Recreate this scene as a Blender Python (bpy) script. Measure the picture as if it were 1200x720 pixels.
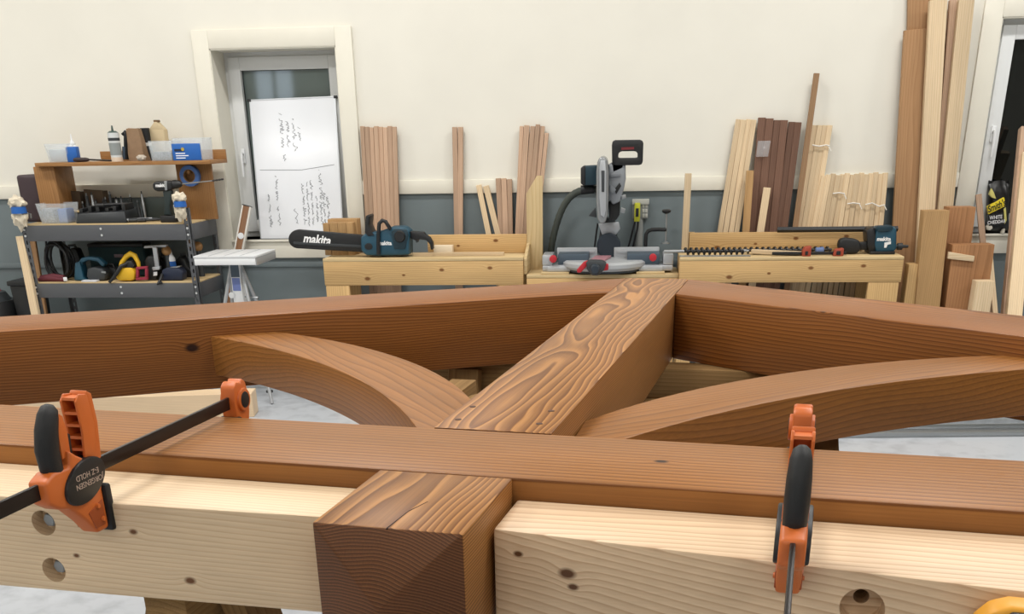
import bpy, bmesh, math, random
from mathutils import Vector, Matrix
random.seed(7)
for o in list(bpy.data.objects): bpy.data.objects.remove(o)
scene = bpy.context.scene
COL = scene.collection
PI = math.pi

# ------------------------------------------------------------------ camera
F_PX, PY, PITCH, ROLL, YAW, PSI, H = 1217.0, 720.0, 0.4354876, -0.0187247, -0.1113597, -0.1623553, 1.50
base = Matrix(((1, 0, 0), (0, 0, -1), (0, 1, 0)))
ca, sa, cb, sb, cc, sc = math.cos(PITCH), math.sin(PITCH), math.cos(ROLL), math.sin(ROLL), math.cos(YAW), math.sin(YAW)
MC = (Matrix(((cb, -sb, 0), (sb, cb, 0), (0, 0, 1))) @ Matrix(((1, 0, 0), (0, ca, -sa), (0, sa, ca)))
      @ base @ Matrix(((cc, -sc, 0), (sc, cc, 0), (0, 0, 1))))
cam_data = bpy.data.cameras.new('camera'); cam = bpy.data.objects.new('camera', cam_data); COL.objects.link(cam)
rot = Matrix((MC[0], -MC[1], -MC[2])).transposed()
cam.matrix_world = Matrix.Translation((0, 0, H)) @ rot.to_4x4()
cam_data.sensor_width = 36; cam_data.lens = F_PX / 1200 * 36; cam_data.shift_y = (PY - 360) / 1200
cam_data.clip_start = .05
scene.camera = cam

# ------------------------------------------------------------------ world, exposure, ceiling lights
world = bpy.data.worlds.new('world'); scene.world = world; world.use_nodes = True
world.node_tree.nodes['Background'].inputs[0].default_value = (.75, .87, 1, 1)
world.node_tree.nodes['Background'].inputs[1].default_value = 3.5
vs = scene.view_settings
vs.view_transform = 'Standard'; vs.look = 'None'; vs.gamma = 1; vs.use_curve_mapping = False; vs.exposure = 0.0
CEIL = 4.6
LAMP_POS = [(x, y) for y in (-3.0, 2.0, 5.2) for x in (-5.2, -1.7, 1.8, 5.2)]
LAMP_W = 71
for i, (x, y) in enumerate(LAMP_POS):
    ld = bpy.data.lights.new('ceiling_lamp', 'AREA'); ld.shape = 'RECTANGLE'; ld.size = 1.25; ld.size_y = .35
    ld.energy = LAMP_W * (.68 if y < 0 else 1) * (.45 if x > 5 and y < 5 else 1); ld.color = (1.0, .975, .94)
    lo = bpy.data.objects.new('ceiling_lamp', ld); COL.objects.link(lo); lo.location = (x, y, CEIL - .16)

def ray(x, y): return MC.transposed() @ Vector(((x - 600) / F_PX, (y - PY) / F_PX, 1))
def W(x, y, Y):                                   # a point on the upright plane at distance Y
    r = ray(x, y); return r * (Y / r.y) + Vector((0, 0, H))
def G(x, y, z):                                   # a point on the level plane at height z
    r = ray(x, y); return r * ((z - H) / r.z) + Vector((0, 0, H))

# ------------------------------------------------------------------ helpers
def lin(h):
    h = h.lstrip('#'); v = [int(h[i:i + 2], 16) / 255 for i in (0, 2, 4)]
    return tuple((c / 12.92 if c <= .04045 else ((c + .055) / 1.055) ** 2.4) for c in v) + (1,)

MATS = {}
def mat(name, color, rough=.5, metal=0, spec=.5, alpha=1, noise=0, nscale=20, bump=0, trans=0):
    if name in MATS: return MATS[name]
    m = bpy.data.materials.new(name); m.use_nodes = True; nt = m.node_tree; b = nt.nodes['Principled BSDF']
    col = lin(color)
    b.inputs['Base Color'].default_value = col; b.inputs['Roughness'].default_value = rough
    b.inputs['Metallic'].default_value = metal; b.inputs['Specular IOR Level'].default_value = spec
    b.inputs['Alpha'].default_value = alpha; b.inputs['Transmission Weight'].default_value = trans
    if noise or bump:
        tc = nt.nodes.new('ShaderNodeTexCoord'); n = nt.nodes.new('ShaderNodeTexNoise')
        n.inputs['Scale'].default_value = nscale; n.inputs['Detail'].default_value = 5
        nt.links.new(tc.outputs['Object'], n.inputs['Vector'])
        if noise:
            r = nt.nodes.new('ShaderNodeMapRange'); r.inputs[1].default_value = .3; r.inputs[2].default_value = .7
            r.inputs[3].default_value = 1 - noise; r.inputs[4].default_value = 1 + noise
            mx = nt.nodes.new('ShaderNodeVectorMath'); mx.operation = 'SCALE'; mx.inputs[0].default_value = col[:3]
            nt.links.new(n.outputs['Fac'], r.inputs[0]); nt.links.new(r.outputs[0], mx.inputs['Scale'])
            nt.links.new(mx.outputs[0], b.inputs['Base Color'])
        if bump:
            bp = nt.nodes.new('ShaderNodeBump'); bp.inputs['Strength'].default_value = bump; bp.inputs['Distance'].default_value = .005
            nt.links.new(n.outputs['Fac'], bp.inputs['Height']); nt.links.new(bp.outputs[0], b.inputs['Normal'])
    MATS[name] = m; return m

def wood(name, light, dark, ring=.006, pith=(0, -.2), dist=.02, contrast=.8, rough=.5, spec=.4, knots=(), knot_col='#3a2010',
         sharp=.55, mid=.35, streak=.25, tone=.2, bump=.15, dx=.8, dyz=5, vary=.0):
    """Solid timber: growth rings round an axis along local X, pushed about by noise, with fibre streaks and knots."""
    m = bpy.data.materials.new(name); m.use_nodes = True; nt = m.node_tree; N, L = nt.nodes.new, nt.links.new
    b = nt.nodes['Principled BSDF']; b.inputs['Roughness'].default_value = rough; b.inputs['Specular IOR Level'].default_value = spec
    tc = N('ShaderNodeTexCoord'); oi = N('ShaderNodeObjectInfo')
    def vm(op, a, bb=None, s=None):
        n = N('ShaderNodeVectorMath'); n.operation = op
        for i, q in enumerate((a, bb)):
            if q is None: continue
            if isinstance(q, tuple): n.inputs[i].default_value = q
            else: L(q, n.inputs[i])
        if s is not None: n.inputs['Scale'].default_value = s
        return n.outputs['Value'] if op in ('LENGTH', 'DISTANCE') else n.outputs[0]
    def mm(op, a, bb=None, clamp=False):
        n = N('ShaderNodeMath'); n.operation = op; n.use_clamp = clamp
        for i, q in enumerate((a, bb)):
            if q is None: continue
            if isinstance(q, (int, float)): n.inputs[i].default_value = q
            else: L(q, n.inputs[i])
        return n.outputs[0]
    def noise(v, scale=1, detail=2):
        n = N('ShaderNodeTexNoise'); n.inputs['Scale'].default_value = scale; n.inputs['Detail'].default_value = detail; L(v, n.inputs['Vector']); return n
    P = tc.outputs['Object']
    rv = N('ShaderNodeCombineXYZ'); rnd = mm('MULTIPLY', oi.outputs['Random'], 37.0)
    for i in range(3): L(rnd, rv.inputs[i])
    R = rv.outputs[0]
    n1 = noise(vm('ADD', vm('MULTIPLY', P, (dx, dyz, dyz)), R), 1, 2)
    d1 = vm('SCALE', vm('SUBTRACT', n1.outputs['Color'], (.5, .5, .5)), s=dist * 2)
    P2 = vm('MULTIPLY', vm('SUBTRACT', vm('ADD', P, d1), (0, pith[0], pith[1])), (0, 1, 1))
    r = vm('LENGTH', P2)
    kfac = None
    for (kx, ky, kz, kr) in knots:
        d = vm('LENGTH', vm('MULTIPLY', vm('SUBTRACT', P, (kx, ky, kz)), (.62 / kr, 1 / kr, 1 / kr)))
        near = mm('POWER', 2.718, mm('MULTIPLY', mm('MULTIPLY', d, d), -.22))
        r = mm('ADD', r, mm('MULTIPLY', near, kr * 1.1))
        kn = mm('SUBTRACT', 1.25, d, True)
        kfac = kn if kfac is None else mm('MAXIMUM', kfac, kn)
    wob = noise(vm('ADD', vm('MULTIPLY', P, (1.2, 14, 14)), R), 1, 2)
    rr = mm('ADD', mm('DIVIDE', r, ring), mm('MULTIPLY', wob.outputs['Fac'], .9))
    fr = mm('FRACT', rr)
    ramp = N('ShaderNodeValToRGB'); cr = ramp.color_ramp; cr.interpolation = 'EASE'
    cr.elements[0].position = 0; cr.elements[0].color = (.0, .0, .0, 1); cr.elements[1].position = 1; cr.elements[1].color = (0, 0, 0, 1)
    e = cr.elements.new(sharp); e.color = (mid, mid, mid, 1); e = cr.elements.new(.9); e.color = (1, 1, 1, 1)
    L(fr, ramp.inputs[0])
    fib = noise(vm('ADD', vm('MULTIPLY', P, (5, 420, 420)), R), 1, 3)
    big = noise(vm('ADD', vm('MULTIPLY', P, (1.1, 6, 6)), R), 1.3, 3)
    mix = N('ShaderNodeMix'); mix.data_type = 'RGBA'; mix.inputs[6].default_value = lin(light); mix.inputs[7].default_value = lin(dark)
    L(mm('MULTIPLY', ramp.outputs[0], contrast), mix.inputs[0])
    f = mm('ADD', mm('MULTIPLY', mm('SUBTRACT', fib.outputs['Fac'], .5), streak * 2), mm('MULTIPLY', mm('SUBTRACT', big.outputs['Fac'], .5), tone * 3))
    c = N('ShaderNodeVectorMath'); c.operation = 'SCALE'; L(mix.outputs[2], c.inputs[0]); L(mm('ADD', f, mm('ADD', mm('MULTIPLY', oi.outputs['Random'], vary), 1 - vary / 2)), c.inputs['Scale'])
    out = c.outputs[0]
    if kfac is not None:
        k = N('ShaderNodeMix'); k.data_type = 'RGBA'; L(mm('MULTIPLY', kfac, 1.6, True), k.inputs[0]); L(out, k.inputs[6]); k.inputs[7].default_value = lin(knot_col)
        out = k.outputs[2]
    L(out, b.inputs['Base Color'])
    if bump:
        bp = N('ShaderNodeBump'); bp.inputs['Strength'].default_value = bump; bp.inputs['Distance'].default_value = .002
        L(mm('ADD', ramp.outputs[0], mm('MULTIPLY', fib.outputs['Fac'], .6)), bp.inputs['Height']); L(bp.outputs[0], b.inputs['Normal'])
    MATS[name] = m; return m

GR = {'x': Matrix.Identity(3), 'y': Matrix(((0, -1, 0), (1, 0, 0), (0, 0, 1))), 'z': Matrix(((0, 0, -1), (0, 1, 0), (1, 0, 0)))}

class MB:
    def __init__(s): s.bm = bmesh.new()
    def box(s, x0, x1, y0, y1, z0, z1):
        v = [s.bm.verts.new(p) for p in ((x0, y0, z0), (x1, y0, z0), (x1, y1, z0), (x0, y1, z0), (x0, y0, z1), (x1, y0, z1), (x1, y1, z1), (x0, y1, z1))]
        for q in ((0, 3, 2, 1), (4, 5, 6, 7), (0, 1, 5, 4), (1, 2, 6, 5), (2, 3, 7, 6), (3, 0, 4, 7)): s.bm.faces.new([v[i] for i in q])
        return s
    def hexa(s, b, t):                       # 4 bottom and 4 top corners, counter-clockwise
        v = [s.bm.verts.new(p) for p in list(b) + list(t)]
        for q in ((0, 3, 2, 1), (4, 5, 6, 7), (0, 1, 5, 4), (1, 2, 6, 5), (2, 3, 7, 6), (3, 0, 4, 7)): s.bm.faces.new([v[i] for i in q])
        return s
    def prism(s, pts, ax, a, b):             # polygon in the plane across axis ax, extruded from a to b
        def p3(p, h): return {'x': (h, p[0], p[1]), 'y': (p[0], h, p[1]), 'z': (p[0], p[1], h)}[ax]
        A = [s.bm.verts.new(p3(p, a)) for p in pts]; B = [s.bm.verts.new(p3(p, b)) for p in pts]; n = len(pts)
        s.bm.faces.new(A[::-1]); s.bm.faces.new(B)
        for i in range(n): s.bm.faces.new((A[i], A[(i + 1) % n], B[(i + 1) % n], B[i]))
        return s
    def cyl(s, p0, p1, r0, r1=None, n=16): return s.tube([p0, p1], [r0, r0 if r1 is None else r1], n)
    def tube(s, pts, r, n=8, sx=1):
        pts = [Vector(p) for p in pts]; k = len(pts); rr = r if isinstance(r, (list, tuple)) else [r] * k
        rings = []; up = None
        for i, p in enumerate(pts):
            t = (pts[min(i + 1, k - 1)] - pts[max(i - 1, 0)]).normalized()
            if up is None: up = Vector((0, 0, 1)) if abs(t.z) < .9 else Vector((0, 1, 0))
            a = t.cross(up)
            a = a.normalized() if a.length > 1e-6 else t.orthogonal().normalized(); bb = a.cross(t).normalized(); up = bb
            rings.append([s.bm.verts.new(p + (a * math.cos(2 * PI * j / n) * sx + bb * math.sin(2 * PI * j / n)) * rr[i]) for j in range(n)])
        for i in range(k - 1):
            for j in range(n): s.bm.faces.new((rings[i][j], rings[i][(j + 1) % n], rings[i + 1][(j + 1) % n], rings[i + 1][j]))
        s.bm.faces.new(rings[0][::-1]); s.bm.faces.new(rings[-1]); return s
    def lathe(s, prof, c=(0, 0, 0), n=20, ax='z'):
        rings = []
        for (r, z) in prof:
            ring = []
            for j in range(n):
                x, y = r * math.cos(2 * PI * j / n), r * math.sin(2 * PI * j / n)
                q = {'z': (x, y, z), 'y': (x, z, y), 'x': (z, x, y)}[ax]
                ring.append(s.bm.verts.new(Vector(c) + Vector(q)))
            rings.append(ring)
        for i in range(len(rings) - 1):
            for j in range(n): s.bm.faces.new((rings[i][j], rings[i][(j + 1) % n], rings[i + 1][(j + 1) % n], rings[i + 1][j]))
        s.bm.faces.new(rings[0][::-1]); s.bm.faces.new(rings[-1]); return s
    def blob(s, c, rx, ry, rz, jit=0, sub=3):
        r = bmesh.ops.create_icosphere(s.bm, subdivisions=sub, radius=1)
        for v in r['verts']:
            d = 1 + jit * (math.sin(v.co.x * 7 + c[0] * 31) * math.cos(v.co.z * 6 + c[2] * 17) + .5 * math.sin(v.co.y * 11 + v.co.z * 9))
            v.co = Vector((c[0] + v.co.x * rx * d, c[1] + v.co.y * ry * d, c[2] + v.co.z * rz * d))
        return s
    def build(s, name, m, parent=None, grain='x', bev=0, seg=2, smooth=35, origin=None, frame=None):
        bm = s.bm; bmesh.ops.recalc_face_normals(bm, faces=bm.faces[:])
        if bev:
            ed = [e for e in bm.edges if len(e.link_faces) == 2 and e.calc_face_angle(0) > .45]
            bmesh.ops.bevel(bm, geom=ed, offset=bev, segments=seg, affect='EDGES', profile=.5, clamp_overlap=True)
        co = [v.co for v in bm.verts]
        lo = Vector([min(c[i] for c in co) for i in range(3)]); hi = Vector([max(c[i] for c in co) for i in range(3)])
        if origin is None: origin = (lo + hi) / 2; origin = Vector((origin.x, origin.y, lo.z)) if parent is None else origin
        origin = Vector(origin)
        g = GR[grain] if frame is None else frame
        bm.transform((Matrix.Translation(origin) @ g.to_4x4()).inverted())
        me = bpy.data.meshes.new(name); bm.to_mesh(me); bm.free()
        o = bpy.data.objects.new(name, me); COL.objects.link(o); me.materials.append(m)
        if smooth:
            me.polygons.foreach_set('use_smooth', [True] * len(me.polygons)); me.set_sharp_from_angle(angle=math.radians(smooth))
        mw = Matrix.Translation(origin) @ g.to_4x4()
        if parent is not None:
            o.parent = parent; mw = world_of(parent).inverted() @ mw
        o.matrix_basis = mw
        return o
def world_of(o):
    m = o.matrix_basis.copy()
    return m if o.parent is None else world_of(o.parent) @ m

def tag(o, label, cat, group=None):
    o['label'] = label; o['category'] = cat
    if group: o['group'] = group
    return o
def thing(name, label, cat, loc=(0, 0, 0), rz=0, group=None):
    o = bpy.data.objects.new(name, None); COL.objects.link(o); o.empty_display_size = .1
    o.matrix_basis = Matrix.Translation(loc) @ Matrix.Rotation(rz, 4, 'Z'); return tag(o, label, cat, group)
def struct(o): o['kind'] = 'structure'; return o
def part(parent, name, m, mb, **k): return mb.build(name, m, parent, **k)
def copy_tree(o, parent=None):
    c = o.copy(); COL.objects.link(c); c.parent = parent
    for ch in [q for q in bpy.data.objects if q.parent == o]: copy_tree(ch, c)
    return c
def text(body, size, m, parent, mw, name='lettering', depth=.0006, shear=0, bold=0, squash=1):
    """Flat lettering as a mesh: local X runs along the line, local Y up the letters; mw is the world matrix."""
    cu = bpy.data.curves.new('t', 'FONT'); cu.body = body; cu.size = size; cu.align_x = 'CENTER'; cu.align_y = 'CENTER'
    cu.extrude = depth; cu.shear = shear; cu.offset = bold; cu.resolution_u = 3
    t = bpy.data.objects.new('t', cu); COL.objects.link(t)
    me = bpy.data.meshes.new_from_object(t.evaluated_get(bpy.context.evaluated_depsgraph_get()))
    bpy.data.objects.remove(t); bpy.data.curves.remove(cu)
    me.transform(Matrix.Diagonal((squash, 1, 1, 1)))
    me.materials.clear(); me.materials.append(m); me.name = name
    o = bpy.data.objects.new(name, me); COL.objects.link(o); o.parent = parent; o.matrix_basis = world_of(parent).inverted() @ mw; return o
FACE = Matrix.Rotation(PI / 2, 4, 'X')            # lettering that stands upright and faces the camera side (-Y)

def stick(name, A, B, w, t, m, label=None, cat='wood strip', group=None, floor=None, parent=None, bev=.0015, wdir=(1, 0, 0)):
    """A straight board from A to B: width w along wdir, thickness t; floor continues the line down to that height."""
    A, B = Vector(A), Vector(B)
    if floor is not None: A = B + (A - B) * ((B.z - floor) / (B.z - A.z))
    x = (B - A).normalized(); y = Vector(wdir); y = (y - x * y.dot(x)).normalized(); z = x.cross(y)
    fr = Matrix((x, y, z)).transposed(); Lh = (B - A).length
    mb = MB().box(0, Lh, -w / 2, w / 2, -t / 2, t / 2)
    mb.bm.transform(Matrix.Translation(A) @ fr.to_4x4())
    o = mb.build(name, m, parent, frame=fr, origin=A, bev=bev, seg=1)
    if label: tag(o, label, cat, group)
    return o

# ------------------------------------------------------------------ materials
CREAM = mat('cream_paint', '#e4e1d6', .75, noise=.02, nscale=3)
TRIMC = mat('trim_paint', '#e3dfd1', .5, noise=.02, nscale=6)
GREY = mat('grey_wainscot_paint', '#6f7a7d', .6, noise=.05, nscale=3)
PVC = mat('white_upvc', '#e2e4e4', .35)
CEILM = mat('ceiling_paint', '#dcdad2', .8)
DGLASS = mat('dark_window_glass', '#0c0f0f', .04, spec=.6)
GGLASS = mat('glass_with_painted_brightness', '#6d7a77', .04, spec=.8)  # brightness seen in the pane is put into its grey base colour
BLACK = mat('black_plastic', '#17181a', .45)
RUBBER = mat('black_rubber', '#131416', .55, bump=.15, nscale=900)
ORANGE = mat('orange_plastic', '#cf6a2c', .42)
DORANGE = mat('dark_orange_plastic', '#a04a1c', .5)
STEEL = mat('steel', '#a9acae', .35, metal=.9)
DSTEEL = mat('dark_bar_steel', '#2d2826', .38, metal=.6)
ZINC = mat('zinc_bolt', '#9a9da0', .4, metal=.8)
GUNM = mat('grey_rack_steel', '#5b5d61', .5, metal=.35)
TEAL = mat('teal_plastic', '#1d4a5e', .45)
DTEAL = mat('dark_teal_plastic', '#12303c', .45)
WHITEP = mat('white_plastic', '#e6e8ea', .45)
SILVER = mat('cast_aluminium', '#b4b7bb', .42, metal=.55)
DGREY = mat('dark_grey_plastic', '#33373a', .5)
RED = mat('red_plastic', '#b3202c', .45)
BLUE = mat('blue_plastic', '#1f5fae', .45)
YELLOW = mat('yellow_plastic', '#dcae22', .45)
CLEAR = mat('clear_plastic', '#dfe6ea', .15, alpha=.26)
CLOTH = mat('cream_cloth', '#d8cdb8', .9, noise=.15, nscale=30, bump=.5)
PAPER = mat('brown_paper', '#8a6f55', .85, noise=.1, nscale=25, bump=.4)
WHITE = mat('white_paint_lettering', '#f2f2f2', .5)
INK = mat('marker_ink', '#5b5e66', .6)
BOARDW = mat('whiteboard_enamel', '#e9ecf1', .12)
PURPLE = mat('brown_vinyl_case', '#3a2b30', .55)

stain = dict(rough=.42, spec=.27, knot_col='#2a1308')
KING = wood('stained_fir_king', '#ae7a44', '#623816', ring=.0040, pith=(.03, -.22), dist=.019, contrast=.85, dx=1.5, dyz=6, sharp=.42, mid=.6, **stain)
KING_END = wood('stained_fir_end_grain', '#7a4d2b', '#3d2110', ring=.0040, pith=(.03, -.22), dist=.019, contrast=.85, dx=1.5, dyz=6, sharp=.42, mid=.6, **stain)
TIE = wood('stained_fir_tie', '#a06c38', '#6a3d18', ring=.0135, pith=(1.4, .35), dist=.012, contrast=.8, dx=.35, sharp=.4, mid=.4,
           knots=((.278, .002, .092, .0065), (-1.5, -.11, .02, .010)), **stain)
RAFT = wood('stained_fir_rafter', '#905a2a', '#552c0b', ring=.0066, pith=(.19, -.32), dist=.03, contrast=.8, dx=1.1, knots=((1.237, .131, .019, .011), (.56, -.131, .094, .007)), **stain)
BRACE = wood('stained_fir_brace', '#96622e', '#633911', ring=.010, pith=(-.3, -.5), dist=.04, contrast=.55, dx=1.0, **stain)
RAW = wood('raw_fir', '#e6cdab', '#c6a179', ring=.0062, pith=(.32, .5), dist=.018, contrast=.5, rough=.42, spec=.4, streak=.12, tone=.12,
           knots=((-.161, -.073, .03, .0042), (-.258, -.077, -.012, .0035), (-.086, -.07, -.037, .0055)), knot_col='#6b4526')
RAW2 = wood('raw_fir_pinkish', '#e2c6a4', '#b68d69', ring=.0075, pith=(.28, -.32), dist=.035, contrast=.6, rough=.42, spec=.4, streak=.12, tone=.12,
            knots=((.032, -.048, .04, .004), (.096, -.055, .022, .007), (.104, -.055, .005, .0045)), knot_col='#5c3a20')
PINE = wood('pine', '#cba977', '#a98250', ring=.011, pith=(.05, -.12), dist=.03, contrast=.6, vary=.2, rough=.6, spec=.2, streak=.15,
            knots=((.12, -.019, .02, .010), (-.35, -.019, -.03, .012), (.42, -.019, .03, .010), (-.12, -.019, -.01, .007)), knot_col='#7a5230')
PLY = wood('plywood', '#cbb48a', '#b39564', ring=.03, pith=(0, -.4), dist=.06, contrast=.5, rough=.6, spec=.2)
PALE = wood('pale_strip', '#d9c3a2', '#bb9c74', ring=.008, pith=(.1, .1), dist=.01, contrast=.5, vary=.26, rough=.65, spec=.2)
PINK = wood('pinkish_strip', '#c2a48b', '#9c7d67', ring=.008, pith=(.1, .1), dist=.01, contrast=.5, vary=.34, rough=.65, spec=.2)
DARKS = wood('dark_stained_strip', '#745646', '#54392d', ring=.008, pith=(.1, .1), dist=.01, contrast=.5, vary=.34, rough=.55, spec=.3)
GREYW = wood('weathered_strip', '#97795c', '#775a40', ring=.008, pith=(.1, .1), dist=.01, contrast=.5, rough=.7, spec=.2)
CEDAR = wood('cedar', '#ab8560', '#8b6745', ring=.012, pith=(.12, -.2), dist=.05, contrast=.5, rough=.6, spec=.25, knots=((1.55, .03, .02, .016), (1.15, -.05, .02, .012)))
REDW = wood('red_fir_offcut', '#a2754f', '#825a3a', ring=.009, pith=(.2, -.1), dist=.02, contrast=.6, rough=.6, spec=.25)
TAN = wood('tan_offcut', '#b08d62', '#8f6d42', ring=.010, pith=(.05, -.2), dist=.03, contrast=.4, vary=.2, rough=.65, spec=.2, knots=((.25, 0, .02, .008),))
HUTCH = wood('orange_oak_board', '#a07548', '#7d5530', ring=.010, pith=(.0, -.1), dist=.04, contrast=.6, rough=.5, spec=.3)
HORSE = wood('sawhorse_fir', '#94754c', '#735632', ring=.010, pith=(.05, -.2), dist=.03, contrast=.5, rough=.65, spec=.2)

def floor_mat():
    m = bpy.data.materials.new('polished_concrete'); m.use_nodes = True; nt = m.node_tree; N, L = nt.nodes.new, nt.links.new
    b = nt.nodes['Principled BSDF']; tc = N('ShaderNodeTexCoord')
    a = N('ShaderNodeTexNoise'); a.inputs['Scale'].default_value = 1.3; a.inputs['Detail'].default_value = 8
    c = N('ShaderNodeTexNoise'); c.inputs['Scale'].default_value = 11; c.inputs['Detail'].default_value = 6
    L(tc.outputs['Object'], a.inputs['Vector']); L(tc.outputs['Object'], c.inputs['Vector'])
    s = N('ShaderNodeMath'); s.operation = 'ADD'; L(a.outputs['Fac'], s.inputs[0]); L(c.outputs['Fac'], s.inputs[1])
    r = N('ShaderNodeValToRGB'); r.color_ramp.elements[0].position = .7; r.color_ramp.elements[0].color = lin('#9a9ea4')
    r.color_ramp.elements[1].position = 1.25; r.color_ramp.elements[1].color = lin('#b4b8be')
    L(s.outputs[0], r.inputs[0]); L(r.outputs[0], b.inputs['Base Color']); b.inputs['Roughness'].default_value = .38
    return m

# ------------------------------------------------------------------ the room
YW = 7.1
RX0, RX1, RY0 = -7.5, 10.5, -6.5
struct(MB().box(RX0, RX1, RY0, YW + .3, -.1, 0).build('floor', floor_mat(), origin=(0, 0, 0)))
struct(MB().box(RX0, RX1, RY0, YW + .3, CEIL, CEIL + .1).build('ceiling', CEILM))
struct(MB().box(RX0 - .2, RX0, RY0, YW + .3, 0, CEIL).build('wall_left', CREAM))
struct(MB().box(RX1, RX1 + .2, RY0, YW + .3, 0, CEIL).build('wall_right', CREAM))
# openings of the two windows in the back wall (inside the casing)
def rnd(v): return round(v, 3)
c0 = W(245.3, 59.4, YW - .02); c1 = W(392.9, 52.2, YW - .02); cbot = W(330, 281, YW - .02)
WL = (c0.x, c1.x, cbot.z, (c0.z + c1.z) / 2)
d0 = W(1174.8, 20, YW - .02); WR = (d0.x, d0.x + (c1.x - c0.x), WL[2], d0.z)
ZR = W(640, 225.5, YW - .02).z; ZR1 = W(640, 209.3, YW - .02).z       # dado rail bottom and top
def wall_with_holes(mb, x0, x1, y0, y1, z0, z1, holes):
    xs = x0
    for (a, b, c, d) in sorted(holes):
        mb.box(xs, a, y0, y1, z0, z1)
        if c > z0: mb.box(a, b, y0, y1, z0, min(c, z1))
        if d < z1: mb.box(a, b, y0, y1, max(d, z0), z1)
        xs = b
    mb.box(xs, x1, y0, y1, z0, z1); return mb
struct(wall_with_holes(MB(), RX0, RX1, YW, YW + .3, ZR, CEIL, [WL, WR]).build('wall_back', CREAM))
struct(wall_with_holes(MB(), RX0, RX1, YW, YW + .3, 0, ZR, [(WL[0], WL[1], WL[2], ZR), (WR[0], WR[1], WR[2], ZR)]).build('wall_back_lower', GREY))
CW = .105                                            # casing width
n = 1
for seg in ((RX0, WL[0] - CW), (WL[1] + CW, WR[0] - CW), (WR[1] + CW, RX1)):
    struct(MB().box(seg[0], seg[1], YW - .022, YW, ZR, ZR1).build('trim_%d' % n, TRIMC, bev=.003)); n += 1
    zb = .70
    struct(MB().box(seg[0], seg[1], YW - .012, YW, zb, zb + .035).build('trim_%d' % n, GREY, bev=.003)); n += 1
    struct(MB().box(seg[0], seg[1], YW - .015, YW, 0, .12).build('baseboard_%d' % n if False else 'trim_%d' % n, GREY, bev=.003)); n += 1
struct(MB().box(WL[0] - CW, WL[1] + CW, YW - .012, YW, .70, .735).build('trim_%d' % n, GREY, bev=.003)); n += 1

def window(idx, wr, glass, handle_px, depth):
    x0, x1, z0, z1 = wr
    w = struct(thing('window_%d' % idx, '', 'window', ((x0 + x1) / 2, YW, z0))); del w['label']; del w['category']
    cs = MB(); y0, y1 = YW - .025, YW
    part(w, 'casing_side', TRIMC, MB().box(x0 - CW, x0, y0, y1, z0 - .115, z1 + CW), bev=.003)
    part(w, 'casing_side', TRIMC, MB().box(x1, x1 + CW, y0, y1, z0 - .115, z1 + CW), bev=.003)
    part(w, 'casing_head', TRIMC, MB().box(x0, x1, y0, y1, z1, z1 + CW), bev=.003)
    part(w, 'casing_apron', TRIMC, MB().box(x0, x1, y0, y1, z0 - .115, z0 - .012), bev=.003)
    part(w, 'sill', TRIMC, MB().box(x0, x1, YW - .04, YW + depth, z0 - .012, z0), bev=.003)
    part(w, 'jamb', TRIMC, MB().box(x0, x0 + .006, YW - .02, YW + depth, z0, z1))
    part(w, 'jamb', TRIMC, MB().box(x1 - .006, x1, YW - .02, YW + depth, z0, z1))
    part(w, 'jamb', TRIMC, MB().box(x0, x1, YW - .02, YW + depth, z1 - .006, z1))
    yf = YW + depth
    def frame(a, b, c, d, t, y0, y1, nm):
        mb = MB().box(a, a + t, y0, y1, c, d).box(b - t, b, y0, y1, c, d).box(a + t, b - t, y0, y1, c, c + t).box(a + t, b - t, y0, y1, d - t, d)
        return part(w, nm, PVC, mb, bev=.003)
    frame(x0, x1, z0, z1, .045, yf - .03, yf + .05, 'frame')
    s = frame(x0 + .035, x1 - .035, z0 + .035, z1 - .035, .075, yf - .055, yf + .03, 'sash')
    part(w, 'gasket', BLACK, MB().box(x0 + .10, x0 + .112, yf - .02, yf, z0 + .1, z1 - .1).box(x1 - .112, x1 - .10, yf - .02, yf, z0 + .1, z1 - .1)
         .box(x0 + .1, x1 - .1, yf - .02, yf, z0 + .1, z0 + .112).box(x0 + .1, x1 - .1, yf - .02, yf, z1 - .112, z1 - .1))
    part(w, 'pane', glass, MB().box(x0 + .105, x1 - .105, yf - .008, yf, z0 + .105, z1 - .105))
    hx, hz = handle_px
    h = part(w, 'handle', WHITEP, MB().box(hx - .014, hx + .014, yf - .068, yf - .055, hz - .03, hz + .06), bev=.004)
    part(h, 'lever', WHITEP, MB().tube([(hx, yf - .062, hz + .03), (hx, yf - .10, hz + .03), (hx, yf - .102, hz - .01), (hx, yf - .10, hz - .11)], [.010, .011, .010, .008], 10))
    return w
hl = W(281, 186, YW + .2); window(1, WL, GGLASS, (WL[0] + .07, hl.z), .24)
hr = W(1157, 160, YW + .2); window(2, WR, DGLASS, (WR[0] + .07, hr.z), .10)

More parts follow.
